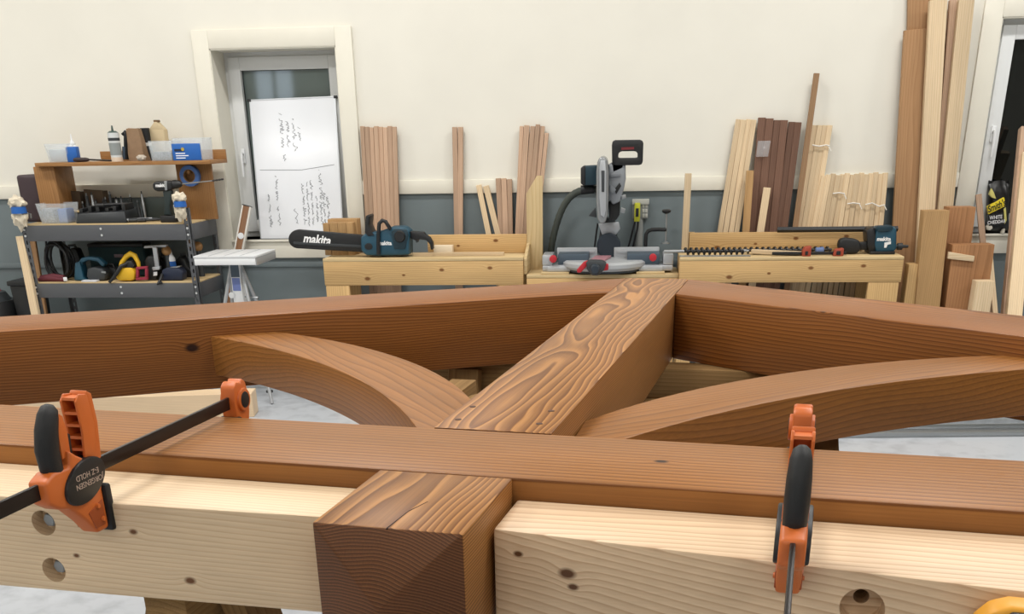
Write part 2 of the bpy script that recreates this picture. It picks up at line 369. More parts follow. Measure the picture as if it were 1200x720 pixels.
# the wall behind the camera, with the daylight window that shows in the glass
BW = [(-7.05, -6.25, 1.75, 2.65), (-4.2, -3.2, 1.6, 2.65), (2.6, 3.6, 1.6, 2.65)]
struct(wall_with_holes(MB(), RX0, RX1, RY0 - .2, RY0, 0, CEIL, BW).build('wall_front', CREAM))
for i, (a, b, c, d) in enumerate(BW):
    w = thing('window_%d' % (3 + i), '', '', ((a + b) / 2, RY0, c)); del w['label']; del w['category']; struct(w)
    part(w, 'frame', PVC, MB().box(a, a + .05, RY0 - .1, RY0, c, d).box(b - .05, b, RY0 - .1, RY0, c, d).box(a, b, RY0 - .1, RY0, c, c + .05).box(a, b, RY0 - .1, RY0, d - .05, d)
         .box((a + b) / 2 - .03, (a + b) / 2 + .03, RY0 - .1, RY0, c, d))
for (x, y) in LAMP_POS:
    t = thing('ceiling_light', 'white rectangular ceiling light hung below the ceiling', 'ceiling light', (x, y, CEIL - .14), 0, 'ceiling lights')
    part(t, 'housing', WHITEP, MB().box(x - .65, x + .65, y - .2, y + .2, CEIL - .14, CEIL - .06), bev=.01)
    for q in (-.5, .5): part(t, 'hanger', STEEL, MB().cyl((x + q, y, CEIL - .06), (x + q, y, CEIL), .008))

# ------------------------------------------------------------------ the truss, lying flat on sawhorses
TF = Matrix.Rotation(PSI, 4, 'Z'); TF3 = TF.to_3x3()
ZT, ZB = 1.08, .90
def tpart(parent, name, m, mb, org, ang=0, **k):     # geometry given in truss coordinates (u along the tie, v along the king post)
    mb.bm.transform(TF)
    return mb.build(name, m, parent, frame=TF3 @ Matrix.Rotation(ang, 3, 'Z'), origin=TF @ Vector(org), **k)
truss = thing('timber_truss', 'brown stained king post timber truss lying flat with curved braces', 'timber truss', TF @ Vector((-.452, 2.2, ZB)), PSI)
KU0, KU1, KC = -.547, -.357, -.452
ZM = .99
def king():
    mb = MB(); bm = mb.bm
    prof = [(1.069, ZB), (3.34, ZB), (3.34, ZT), (1.5135, ZT), (1.5135, ZM), (1.2865, ZM), (1.2865, ZT - .001), (1.069, ZT - .001)]
    A = [bm.verts.new((KU0, v, z)) for v, z in prof]; B = [bm.verts.new((KU1, v, z)) for v, z in prof]; k = len(prof)
    # concave sides split into convex quads
    def side(S, flip):
        for q in ((0, 5, 6, 7), (0, 1, 4, 5), (1, 2, 3, 4)):
            f = [S[i] for i in q]; bm.faces.new(f[::-1] if flip else f)
    side(A, False); side(B, True)
    for i in range(k - 1): bm.faces.new((A[i], A[i + 1], B[i + 1], B[i]))
    tip = bm.verts.new((KC, 1.069 - .042, (ZB + ZT) / 2))
    for a, b in ((A[0], B[0]), (B[0], B[7]), (B[7], A[7]), (A[7], A[0])): bm.faces.new((a, b, tip))
    return mb
k = tpart(truss, 'king_post', KING, king(), (KC, 1.069, .99), PI / 2, bev=.0025)
k.data.materials.append(KING_END)
for f_ in k.data.polygons:
    if f_.normal.x < -.6: f_.material_index = 1
KMARK = mat('dark_peg_wood', '#4a2a17', .6)
for (px, py) in ((537, 492), (554, 477), (646, 482), (632, 497)):
    p = G(px, py, ZT)
    part(k, 'peg', KMARK, MB().cyl((p.x, p.y, ZT - .02), (p.x, p.y, ZT + .0006), .0055, n=12), smooth=40)
CRACK = mat('crack_shadow_wood', '#2c170c', .8)
# drying check that splits the tail end
ck = MB(); path = [(-.452 + .0012, 1.068, 1.0802), (-.447, 1.13, 1.0802), (-.436, 1.17, 1.0802)]
for a, b in zip(path[:-1], path[1:]): ck.hexa([(a[0] - .0007, a[1], 1.07), (a[0] + .0007, a[1], 1.07), (b[0] + .0005, b[1], 1.07), (b[0] - .0005, b[1], 1.07)],
                                             [(a[0] - .0007, a[1], 1.0793), (a[0] + .0007, a[1], 1.0793), (b[0] + .0005, b[1], 1.0793), (b[0] - .0005, b[1], 1.0793)])
tpart(k, 'crack', CRACK, ck, (-.452, 1.1, 1.075), smooth=0)
tie = MB()
prof = [(-2.95, ZB), (KU0 - .001, ZB), (KU0 - .001, ZM), (KU1 + .001, ZM), (KU1 + .001, ZB), (2.05, ZB), (2.05, ZT), (-2.95, ZT)]
def tiemesh():
    bm = tie.bm; A = [bm.verts.new((u, 1.288, z)) for u, z in prof]; B = [bm.verts.new((u, 1.511, z)) for u, z in prof]
    n_ = len(prof); q = [(0, 1, 2, 7), (2, 3, 6, 7), (3, 4, 5, 6)]
    for f in q: bm.faces.new([A[i] for i in f]); bm.faces.new([B[i] for i in f][::-1])
    for i in range(n_): bm.faces.new((A[i], B[i], B[(i + 1) % n_], A[(i + 1) % n_]))
tiemesh(); tpart(truss, 'tie_beam', TIE, tie, (-.452, 1.3995, .99), 0, bev=.006, seg=2)
def rafter(sgn):
    ang = math.radians(33.2); t = math.tan(ang); vf, vr = 3.022, 3.335; ue = .0952
    L0 = 2.45
    def P(w, v): return (KC + sgn * w, v)
    mb = MB()
    pts = [P(ue, vf), P(ue, vr), P(ue + L0 + .15, vr - t * (L0 + .15)), P(ue + L0, vf - t * L0)]
    mb.prism(pts, 'z', ZB, ZT)
    return tpart(truss, 'rafter', RAFT, mb, (KC + sgn * ue, (vf + vr) / 2, .99), (PI - (-ang) if False else (PI + ang if sgn < 0 else -ang)), bev=.004)
rafter(-1); rafter(1)
def arc3(a, b, c, n):                                 # points on the circle through three points
    (ax, ay), (bx, by), (cx, cy) = a, b, c
    d = 2 * (ax * (by - cy) + bx * (cy - ay) + cx * (ay - by))
    ux = ((ax * ax + ay * ay) * (by - cy) + (bx * bx + by * by) * (cy - ay) + (cx * cx + cy * cy) * (ay - by)) / d
    uy = ((ax * ax + ay * ay) * (cx - bx) + (bx * bx + by * by) * (ax - cx) + (cx * cx + cy * cy) * (bx - ax)) / d
    r = math.hypot(ax - ux, ay - uy); t0 = math.atan2(ay - uy, ax - ux); t1 = math.atan2(cy - uy, cx - ux)
    while t1 - t0 > PI: t1 -= 2 * PI
    while t1 - t0 < -PI: t1 += 2 * PI
    return [(ux + r * math.cos(t0 + (t1 - t0) * i / n), uy + r * math.sin(t0 + (t1 - t0) * i / n)) for i in range(n + 1)]
def brace(sgn):
    outer = arc3((.095, 1.77), (.39, 2.205), (.88, 2.512), 20)
    inner = arc3((.105, 1.5125), (.45, 2.025), (1.02, 2.420), 20)
    z0, z1 = .935, 1.035
    bm = bmesh.new(); mb = MB(); bm = mb.bm
    f = lambda p, z: bm.verts.new((KC + sgn * p[0], p[1], z))
    R_ = [[f(o, z1), f(i, z1), f(i, z0), f(o, z0)] for o, i in zip(outer, inner)]
    corner = None
    for a, b in zip(R_[:-1], R_[1:]):
        for j in range(4): bm.faces.new((a[j], a[(j + 1) % 4], b[(j + 1) % 4], b[j]))
    bm.faces.new(R_[0]); bm.faces.new(R_[-1][::-1])
    return tpart(truss, 'brace', BRACE, mb, (KC + sgn * .5, 2.1, .985), (PI / 4 if sgn > 0 else 3 * PI / 4), bev=.003, smooth=30)
brace(-1); brace(1)

# raw timbers clamped along the front of the tie
def cut(o, cutters):
    for c in cutters:
        md = o.modifiers.new('b', 'BOOLEAN'); md.object = c; md.operation = 'DIFFERENCE'; md.solver = 'EXACT'
    bpy.context.view_layer.update()
    me = bpy.data.meshes.new_from_object(o.evaluated_get(bpy.context.evaluated_depsgraph_get()))
    o.modifiers.clear(); old = o.data; o.data = me; me.name = old.name
    for c in cutters: bpy.data.objects.remove(c)
    me.polygons.foreach_set('use_smooth', [True] * len(me.polygons)); me.set_sharp_from_angle(angle=math.radians(35))
LZ0, LZ1 = .91, 1.05
def raw_timber(name, label, front, rear, m, holes, part_bolts, org):
    t = thing(name, label, 'timber', TF @ Vector((front[0][0], front[0][1], LZ0)), PSI, None)
    mb = MB().prism([front[0], front[1], rear[1], rear[0]], 'z', LZ0, LZ1)
    o = tpart(t, 'beam', m, mb, org, 0, bev=.004, seg=2)
    cs = []
    for (u, v, z, r, dep, r2) in holes:
        c = MB().cyl((u, v - .05, z), (u, v + dep, z), r, n=32); c.bm.transform(TF); cs.append(c.build('cutter', m))
        c = MB().cyl((u, v + dep - .01, z), (u, v + dep + .09, z), r2, n=20); c.bm.transform(TF); cs.append(c.build('cutter', m))
    bpy.context.view_layer.update(); cut(o, cs)
    if part_bolts:
        for (u, v, z, r, dep, r2) in holes:
            ve = v + dep
            bo = tpart(t, 'bolt', ZINC, MB().cyl((u, ve - .012, z), (u, ve + .05, z), r2 * .92, n=16), (u, ve, z), smooth=40)
            tpart(bo, 'washer', ZINC, MB().cyl((u, ve - .0025, z), (u, ve, z), r * .62, n=20), (u, ve, z), smooth=40)
            nut = [(u + .0105 * math.cos(PI / 3 * i), z + .0105 * math.sin(PI / 3 * i)) for i in range(6)]
            tpart(bo, 'nut', ZINC, MB().prism(nut, 'y', ve - .011, ve - .0026), (u, ve, z), smooth=0, bev=.001)
    return t
raw_timber('raw_timber', 'pale raw timber with two bolts sunk in round holes, against the truss', [(-1.75, 1.117), (-.556, 1.166)], [(-1.75, 1.2872), (-.556, 1.2872)],
           RAW, [(-1.0, 1.147, 1.014, .0185, .024, .0085), (-1.0, 1.147, .943, .0185, .024, .0085)], True, (-.7, 1.225, .98))
raw_timber('raw_timber', 'pale raw timber with one large empty round hole, against the truss', [(-.351, 1.170), (1.0, 1.035)], [(-.351, 1.2872), (1.0, 1.2872)],
           RAW2, [(.093, 1.1255, 1.006, .0245, .035, .009)], False, (-.35, 1.215, .98))

# sawhorses that carry the truss
def sawhorse(label, u, v0, v1, along='v', w=.07, h=.14, extra=0, splay=.30):
    """A timber on edge with a splayed pair of legs near each end."""
    c = (u, (v0 + v1) / 2) if along == 'v' else ((v0 + v1) / 2, u)
    t = thing('sawhorse', label, 'sawhorse', TF @ Vector((c[0], c[1], 0)), PSI)
    a = PI / 2 if along == 'v' else 0
    def bx(s0, s1, x0, x1, z0, z1):
        return MB().box(u + x0, u + x1, s0, s1, z0, z1) if along == 'v' else MB().box(s0, s1, u + x0, u + x1, z0, z1)
    tpart(t, 'top_beam', HORSE, bx(v0, v1, -w / 2, w / 2, ZB - h, ZB), (c[0], c[1], ZB - h / 2), a, bev=.003)
    if extra: tpart(t, 'lower_beam', HORSE, bx(v0 - .05, v1 + .05, -w / 2 - .015, w / 2 + .015, ZB - h - extra, ZB - h), (c[0], c[1], ZB - h - extra / 2), a, bev=.003)
    for s in (v0 + .12, v1 - .12):
        for sg in (-1, 1):
            A = (u + sg * splay, s, 0) if along == 'v' else (s, u + sg * splay, 0)
            o_ = w / 2 + .021 if splay > .1 else .02; zl = ZB - .02 if splay > .1 else ZB - h
            B = (u + sg * o_, s, zl) if along == 'v' else (s, u + sg * o_, zl)
            stick('leg', TF @ Vector(A), TF @ Vector(B), .09, .04, HORSE, parent=t, wdir=TF3 @ (Vector((0, 1, 0)) if along == 'v' else Vector((1, 0, 0))))
    for s in (v0 + .12, v1 - .12):
        br = MB()
        if along == 'v': br.box(u - .2, u + .2, s - .065, s - .046, .32, .41)
        else: br.box(s - .065, s - .046, u - .2, u + .2, .32, .41)
        tpart(t, 'brace', HORSE, br, (c[0], c[1], .36), PI / 2 - a, bev=.002)
    return t
sawhorse('brown timber sawhorse under the raw timber with two bolts', -.865, 1.20, 2.65)
sawhorse('brown timber sawhorse under the curved brace behind the empty hole', .035, 1.22, 2.6, w=.115, h=.30, splay=.02)
sawhorse('sawhorse of two stacked timbers under the truss peak', 2.93, -1.05, .02, 'u', w=.09, h=.085, extra=.10)

# ------------------------------------------------------------------ trigger clamps
def clamp(u0, label):
    t = thing('trigger_clamp', label, 'clamp', TF @ Vector((u0, 1.16, 1.0)), PSI, 'orange trigger clamps on the raw timbers')
    V0, Z0 = 1.158, 1.10
    def q(pts): return [(V0 + a, Z0 + b) for a, b in pts]
    def pr(par, name, m, pts, x0, x1, **k):
        mb = MB().prism(q(pts), 'x', u0 + x0, u0 + x1); return tpart(par, name, m, mb, (u0, V0, Z0), 0, **k)
    bar = tpart(t, 'bar', DSTEEL, MB().box(u0 - .003, u0 + .003, .70, V0 + .408, Z0 - .010, Z0 + .010), (u0, 1.1, Z0), bev=.0015)
    body = pr(t, 'body', ORANGE, [(-.118, .012), (-.118, -.016), (-.100, -.028), (-.080, -.034), (-.052, -.062), (-.036, -.083), (-.012, -.083), (-.012, -.028),
                                  (-.006, -.010), (-.012, .014), (-.034, .020), (-.050, .030), (-.062, .040), (-.066, .018), (-.098, .020)], -.014, .014, bev=.005, seg=3)
    pr(body, 'rib', DORANGE, [(-.040, -.075), (-.020, -.075), (-.018, -.040), (-.050, -.050)], -.0152, .0152, bev=.001)
    for (a, b) in ((-.030, -.046), (-.024, -.066)):
        for sx in (-1, 1):
            tpart(body, 'stud', ORANGE, MB().cyl((u0 + sx * .014, V0 + a, Z0 + b), (u0 + sx * .0175, V0 + a, Z0 + b), .004, .003, 12), (u0, V0, Z0), smooth=40)
    # oval name plate on both sides
    ca_, sa_ = math.cos(.30), math.sin(.30)
    ov = [(-.046 + .043 * math.cos(a) * ca_ - .026 * math.sin(a) * sa_, -.006 + .043 * math.cos(a) * sa_ + .026 * math.sin(a) * ca_) for a in [2 * PI * i / 36 for i in range(36)]]
    pl = pr(t, 'name_plate', BLACK, ov, -.019, .019, bev=.002)
    for row, (s, dz) in enumerate((('JORGENSEN', .0045), ('E-Z HOLD', -.0065))):
        # the plate is read from the far side: the lettering stands upside down to the camera
        R_ = Matrix(((0, 0, 1), (-1, 0, 0), (0, -1, 0))).to_4x4()
        loc = Vector((u0 + .0192, V0 - .042 + dz * .2, Z0 - .004 - dz))
        text(s, .0105, mat('plate_print', '#b9a394', .5), pl, TF @ Matrix.Translation(loc) @ R_, depth=.0003)
    # grip
    path = [(-.082, .004), (-.085, .022), (-.086, .045), (-.080, .068), (-.072, .085), (-.066, .094)]
    P = [(u0, V0 + a, Z0 + b) for a, b in path]
    mb = MB(); mb.tube([P[0]] + P[1:] + [(u0, V0 - .064, Z0 + .0985)], [.0150, .0158, .0165, .0160, .0145, .0115, .005], 16, sx=.82)
    tpart(t, 'grip', RUBBER, mb, (u0, V0, Z0), smooth=60)
    pr(t, 'grip_spine', ORANGE, [(-.070, .028), (-.052, .032), (-.050, .06), (-.053, .082), (-.062, .088), (-.068, .06)], -.0075, .0075, bev=.002)
    pr(t, 'release_button', BLACK, [(-.056, .034), (-.046, .030), (-.044, .056), (-.054, .060)], -.006, .006, bev=.002)
    # trigger lever: a ladder of open cells
    lev = pr(t, 'lever', ORANGE, [(-.012, .012), (.000, .012), (.006, .060), (.004, .098), (-.006, .104), (-.010, .098), (-.004, .060)], -.0125, .0125, bev=.002)
    for sx in (-1, 1):
        pr(lev, 'lever_rail', ORANGE, [(-.034, .014), (-.010, .012), (-.002, .060), (-.006, .099), (-.022, .102), (-.030, .094), (-.028, .055)], sx * .011 - .0018, sx * .011 + .0018, bev=.001)
    for b in (.030, .046, .062, .078, .0965):
        pr(lev, 'lever_rung', ORANGE, [(-.029, b - .0015), (-.006, b - .002), (-.006, b + .0015), (-.028, b + .002)], -.0095, .0095)
    # pads and the fixed head behind the tie
    for (a0, a1, nm) in ((-.013, .0005, 'front'), (.3535, .366, 'rear')):
        z0, z1 = (-.088, -.022) if nm == 'front' else (-.075, -.022)
        mb = MB().box(u0 - .019, u0 + .019, V0 + a0, V0 + a1, Z0 + z0, Z0 + z1)
        tpart(t, 'pad', RUBBER, mb, (u0, V0, Z0 - .05), bev=.004, seg=2)
    hd = pr(t, 'fixed_head', ORANGE, [(.362, -.080), (.385, -.080), (.402, -.020), (.404, .010), (.398, .030), (.388, .036), (.384, .030), (.370, .034), (.360, .026), (.356, .0), (.358, -.03)], -.0135, .0135, bev=.004, seg=2)
    tpart(hd, 'head_boss', ORANGE, MB().cyl((u0 - .018, V0 + .382, Z0 + .002), (u0 + .018, V0 + .382, Z0 + .002), .019, n=24), (u0, V0, Z0), bev=.002, smooth=40)
    tpart(hd, 'head_cap', BLACK, MB().cyl((u0 - .0188, V0 + .382, Z0 + .002), (u0 + .0188, V0 + .382, Z0 + .002), .0135, n=24), (u0, V0, Z0), bev=.001, smooth=40)
    return t
clamp(-.905, 'orange and black trigger clamp over the raw timber with two bolts')
clamp(.010, 'orange and black trigger clamp over the raw timber with the empty hole')

# yellow tool pressed against the front of the pinkish raw timber
yp = Vector((.262, 1.08, 1.02))
t = thing('yellow_hand_tool', 'yellow and black tool handle against the raw timber with empty hole', 'tool', TF @ Vector((.262, 1.08, 1.0)), PSI)
dz, du = .0695, -.006
pts = [(.205, .935), (.330, .925), (.345, .955), (.335, .972), (.30, .9775), (.24, .9785), (.222, .972), (.208, .955)]
b_ = tpart(t, 'body', mat('amber_plastic', '#e3a02c', .4), MB().prism([(a + du, b + dz) for a, b in pts], 'y', 1.066, 1.1015), yp, bev=.006, seg=3)
tpart(b_, 'inset', BLACK, MB().prism([(a + du, b + dz) for a, b in [(.232, .950), (.325, .945), (.330, .962), (.318, .9735), (.240, .974), (.230, .964)]], 'y', 1.062, 1.069), yp, bev=.002)
tpart(b_, 'button', mat('amber_plastic', '#e3a02c'), MB().cyl((.244 + du, 1.058, .9655 + dz), (.244 + du, 1.064, .9655 + dz), .0042, n=16), yp, bev=.001, smooth=40)
for a in (.225, .30): tpart(b_, 'pad', BLACK, MB().box(a, a + .02, 1.101, 1.170 - (a + .371) * .1, 1.005, 1.03), yp, bev=.001)

# ------------------------------------------------------------------ on the floor
a = G(296, 489, 0); d = (G(110, 494, 0) - a).normalized()
stick('floor_timber', a + Vector((0, .07, .07)), a + Vector((0, .07, .07)) + d * 1.6, .14, .14, RAW, 'pale square raw timber lying on the concrete floor', 'timber', wdir=(0, 1, 0), bev=.003)
p = G(316, 460, 0); t = thing('floor_bolt', 'small dark bolt standing on the concrete floor', 'bolt', p)
part(t, 'flange', DGREY, MB().cyl(p, p + Vector((0, 0, .012)), .022, n=16), smooth=40); part(t, 'shank', ZINC, MB().cyl(p + Vector((0, 0, .012)), p + Vector((0, 0, .035)), .008, n=10), smooth=40)
for (py, lab, hgt, m_) in ((512, 'long flat galvanised steel rail lying on floor, nearer the truss', .03, STEEL), (499, 'long ribbed galvanised steel rail on floor, nearer the benches', .05, mat('galvanised', '#c3c7ca', .4, metal=.6, noise=.15, nscale=14))):
    A = G(1000, py + 2, 0); B = G(1200, py, 0); d = (B - A).normalized(); A = A - d * .5; B = B + d * 1.6; n_ = Vector((-d.y, d.x, 0))
    t = thing('steel_rail', lab, 'steel rail', (A + B) / 2)
    fr = Matrix((d, n_, Vector((0, 0, 1)))).transposed(); L_ = (B - A).length
    def rail(y0, y1, z0, z1, nm):
        mb = MB().box(0, L_, y0, y1, z0, z1); mb.bm.transform(Matrix.Translation(A) @ fr.to_4x4()); return mb.build(nm, m_, t, frame=fr, bev=.002)
    rail(0, .16, 0, .006, 'web'); rail(0, .006, .006, hgt, 'flange'); rail(.154, .16, .006, hgt, 'flange')

# ------------------------------------------------------------------ work benches along the wall
def bench(label, x0, x1, y0, y1, zt, skirt, legs, parts):
    t = thing('work_bench', label, 'work bench', ((x0 + x1) / 2, (y0 + y1) / 2, 0))
    part(t, 'top', PLY, MB().box(x0, x1, y0, y1, zt - .018, zt), bev=.002)
    part(t, 'front_skirt', PINE, MB().box(x0, x1, y0, y0 + .038, zt - .018 - skirt, zt - .019), bev=.003)
    part(t, 'rear_skirt', PINE, MB().box(x0, x1, y1 - .038, y1, zt - .018 - skirt, zt - .019), bev=.003)
    for xx in (x0, x1 - .038): part(t, 'side_skirt', PINE, MB().box(xx, xx + .038, y0 + .039, y1 - .039, zt - .018 - skirt, zt - .019), grain='y', bev=.003)
    for (a, b) in legs:
        for (c, d_) in ((y0 + .002, y0 + .040), (y1 - .04, y1 - .002)):
            part(t, 'leg', PINE, MB().box(a, b, c, d_, 0, zt - .019 - skirt), grain='z', bev=.003)
    return t
BZ = .80
bx0, bx1 = W(378, 303, 6.62).x, W(613, 300, 6.62).x
bl = bench('pine work bench with the chainsaw on it', bx0, bx1, 6.62, 6.925, BZ, .142, ((bx0 + .005, bx0 + .155), (bx1 - .155, bx1 - .005)), None)
r0 = W(502, 275, 6.93); part(bl, 'back_rail', PINE, MB().box(r0.x, bx1 - .001, 6.885, 6.923, BZ, r0.z), bev=.003)
e0, e1 = W(616, 296, 6.9), W(636, 206, 6.9)
part(bl, 'end_board', PLY, MB().prism([(bx1, .6), (e1.x, .6), (e1.x, e1.z), (e1.x - .035, e1.z), (bx1, e1.z - .10)], 'y', 6.88, 6.90), grain='z', bev=.002)
part(bl, 'end_board', PLY, MB().prism([(6.64, BZ - .10), (6.92, BZ - .10), (6.92, BZ + .055), (6.86, BZ + .06), (6.64, BZ - .01)], 'x', bx1 + .001, bx1 + .02), grain='y', bev=.002)
sx0, sx1 = bx1 + .022, W(797, 303, 6.55).x - .002
zs = W(700, 322, 6.6).z
sh = thing('saw_shelf', 'low pine shelf between the benches carrying the mitre saw', 'shelf', ((sx0 + sx1) / 2, 6.8, 0))
part(sh, 'board', PLY, MB().box(sx0, sx1, 6.6, 6.95, zs - .02, zs), bev=.002)
part(sh, 'front_skirt', PINE, MB().box(sx0, sx1, 6.6, 6.638, zs - .16, zs - .021), bev=.003)
for a in (sx0 + .01, sx1 - .10):
    for c in (6.602, 6.91): part(sh, 'leg', PINE, MB().box(a, a + .09, c, c + .036, 0, zs - .161 if c < 6.7 else zs - .021), grain='z', bev=.003)
for i, px in enumerate((651, 762)):
    a = W(px, 322, 6.66).x; tag(MB().box(a - .085, a + .085, 6.61, 6.95, zs, zs + .012).build('shim_board', PLY, bev=.001), ('thin plywood shim under the vacuum hose side of the mitre saw', 'thin plywood shim under the hold-down side of the mitre saw')[i], 'shim')
cx0, cx1 = W(797, 303, 6.55).x, W(1060, 300, 6.55).x
br = bench('pine work bench with auger bits and a teal power tool on it', cx0, cx1, 6.55, 6.90, BZ, .125, ((cx0 + .005, cx0 + .09), (cx1 - .185, cx1 - .01)), None)
r0 = W(808, 273, 6.88); r1 = W(1012, 273, 6.88); part(br, 'back_rail', PINE, MB().box(r0.x, r1.x, 6.86, 6.898, BZ, r0.z), bev=.003)
part(br, 'rail_end', PINE, MB().box(r0.x, r0.x + .038, 6.9, 6.995, BZ, r0.z - .004), grain='y', bev=.003)
u0 = W(808, 203, 6.92); part(br, 'upright', PALE, MB().box(r0.x - .045, r0.x - .005, 6.87, 6.895, BZ - .0, u0.z), grain='z', bev=.002)

# black tub under the bench
c = W(980, 345, 6.75); prof = [(.13, .0), (.155, .0), (.172, .30), (.178, .42), (.188, .425), (.188, .445), (.172, .445), (.164, .42), (.148, .03), (.01, .03)]
tag(MB().lathe([(.01, 0)] + prof[1:], (c.x, 6.74, 0), 36).build('tub', BLACK), 'round black plastic tub under the bench with the auger bits', 'tub')

# ------------------------------------------------------------------ wood strips leaning on the wall
def strips(rows, m, label, group, yt=7.072, yb=7.035, th=.022, fl=0.0, name='wood_strip', cat='wood strip'):
    for i_, (tx, ty, bx, by, w) in enumerate(rows):
        jy = (0, -.007, -.003, -.010)[i_ % 4] if len(rows) > 2 else 0
        k_ = yt / F_PX * 1.06
        stick(name, W(bx, by, yb + jy), W(tx, ty, yt + jy), w * k_ * .9, th, m, label, cat, group, floor=fl)
strips([(424.7 + 5.35 * i, 148 + (i % 3) * .7, 432 + 4.85 * i, 275, 5.0) for i in range(8)], PINK, 'tall pinkish wood strip in the row beside the whiteboard window', 'strips beside the whiteboard window', yb=7.045)
strips([(533, 149, 535.3, 275, 5.6), (539.8, 149, 539.6, 275, 5.6)], PINK, 'pinkish wood strip in the pair standing alone behind the chainsaw bench', 'pair of strips', yb=7.05)
strips([(561, 217, 573, 276, 6), (569.5, 218, 584, 276, 6.5)], PALE, 'short pale wood strip leaning behind the chainsaw bench', 'short pale strips', yb=7.05)
strips([(584, 209, 587.5, 276, 6), (590.5, 209, 593, 276, 6), (597, 210, 598.5, 276, 5.5)], PINK, 'short pinkish wood strip of the bundle behind the chainsaw bench', 'short pinkish bundle', yb=7.055)
strips([(611.5, 148, 606, 276, 4.5), (617.5, 147, 609.5, 276, 6), (624.5, 148, 615, 276, 5.5), (630.5, 146, 619.5, 276, 5), (636, 148, 624, 276, 5), (641, 156, 628.5, 276, 4.2)], PINK,
       'tall pinkish wood strip fanned out behind the upright end board', 'strips behind the end board', yb=7.03)
strips([(865.5 + 6 * i, 140 + (i % 2) * .6, 843.5 + 6.6 * i, 272, 5.6) for i in range(4)], PALE, 'tall pale wood strip leaning beside the dark stained strips', 'tall pale strips beside the dark ones', yb=7.03)
strips([(879, 200, 874, 272, 8)], TAN, 'short tan wood strip in front of the dark stained strips, dull and broad', None, yt=6.985, yb=6.965)
strips([(899, 220, 891, 272, 8)], PALE, 'short pale wood strip in front of the dark stained strips', None, yt=6.985, yb=6.965)
strips([(893, 138, 881.5, 272, 8.2), (902, 139, 889.5, 272, 8.2), (911, 141, 897.5, 272, 8), (919, 141, 905, 272, 8), (928, 143, 911.5, 272, 7), (935.5, 143.5, 918.5, 272, 7)], DARKS,
       'dark brown stained wood strip leaning between pale strips', 'dark stained strips', yb=7.02)
strips([(957, 86, 932, 266, 6)], GREYW, 'single very long weathered wood strip taller than the others', None, yt=7.05, yb=6.995, th=.02)
strips([(954.5 + 6 * i, 147, 936 + 5.7 * i, 267, 5.4) for i in range(4)], PALE, 'tall pale wood strip of the tied bundle beside the long weathered one', 'tied tall pale strips', yb=7.035)
strips([(965.5 + 5.55 * i, 206 - (i % 3) - .18 * i, 953.5 + 6.0 * i, 268, 5.3) for i in range(14)], PALE, 'short pale wood strip of the string tied row by the cedar board', 'string tied short strips', yt=7.03, yb=7.008)
STRING = mat('white_string', '#e8e4dc', .8)
def string(px, lab, yt):
    pts = [W(x, y, yt) for x, y in px]; mb = MB().tube(pts, .004, 6)
    a, b = pts[-1], pts[-1] + Vector((.012, -.004, -.03)); mb.tube([pts[-1] + Vector((-.005, 0, 0)), b], .003, 5)
    tag(mb.build('string_tie', STRING), lab, 'string')
string([(952, 170), (960, 171.5), (968, 170), (972, 171)], 'white string tied round the tall pale strips', 7.03)
string([(976, 227), (983, 226), (990, 227)], 'short white string tied round the first few short strips', 6.99)
string([(993, 239), (1000, 238), (1008, 239)], 'white string tied round the middle short strips', 6.985)
string([(1014, 240), (1022, 238), (1030, 242), (1037, 240)], 'white string with loose ends round the short strips by the cedar board', 6.98)
wr0, wr1 = W(886, 184, 7.0), W(904, 165, 7.03)
tag(MB().hexa([(wr0.x, 6.995, wr0.z), (W(900, 184, 7).x, 6.995, wr0.z), (W(900, 184, 7).x, 7.06, wr0.z), (wr0.x, 7.06, wr0.z)],
              [(W(889, 165, 7).x, 7.02, wr1.z), (W(904, 165, 7).x, 7.02, wr1.z), (W(904, 165, 7).x, 7.085, wr1.z), (W(889, 165, 7).x, 7.085, wr1.z)]).build('plastic_wrap', CLEAR, bev=.004),
    'clear plastic wrap round two of the dark stained strips', 'wrap')

# ------------------------------------------------------------------ big boards and offcuts by the second window
stick('cedar_board', W(1066, 298, 6.98), W(1083, 34, 7.05), .225, .035, CEDAR, 'wide brown cedar board leaning on the wall beside the short strips', 'board', floor=0)
stick('cedar_board', W(1079, 298, 7.045), W(1086, -60, 7.083), .20, .028, CEDAR, 'taller brown cedar board standing behind the wide cedar board', 'board', floor=0)
stick('long_plank', W(1083, 290, 6.93), W(1099, 0, 7.0), .095, .04, PALE, 'long pale knotty plank leaning beside the wide cedar board', 'plank', floor=0).location
stick('long_plank', W(1099, 247, 6.97), W(1119, 0, 7.05), .062, .035, PINK, 'long narrow pinkish plank leaning between two pale planks', 'plank', floor=0)
stick('long_plank', W(1107, 247, 6.92), W(1132, 0, 7.01), .085, .04, PALE, 'long pale plank leaning beside the window with the black bag', 'plank', floor=0)
def block(name, px0, px1, py0, py1, y, dep, m, label, cat='offcut', bev=.003, z0=0, lean=0):
    a, b = W(px0, py1, y), W(px1, py1, y); t_ = W((px0 + px1) / 2, py0, y)
    mb = MB().hexa([(a.x, y, z0), (b.x, y, z0), (b.x, y + dep, z0), (a.x, y + dep, z0)], [(a.x + lean, y, t_.z), (b.x + lean, y, t_.z), (b.x + lean, y + dep, t_.z), (a.x + lean, y + dep, t_.z)])
    return tag(mb.build(name, m, grain='z', bev=bev), label, cat)
block('timber_offcut', 1078, 1107, 247, 355, 6.60, .09, TAN, 'tall tan upright offcut with a dark knot beside the work bench', lean=-.05)
block('timber_offcut', 1112, 1160, 287, 358, 6.605, .115, REDW, 'wide reddish brown upright offcut standing under the window', lean=-.03)
block('timber_offcut', 1110, 1141, 243, 300, 6.735, .12, REDW, 'reddish brown upright offcut standing behind the wide reddish one', lean=-.03)
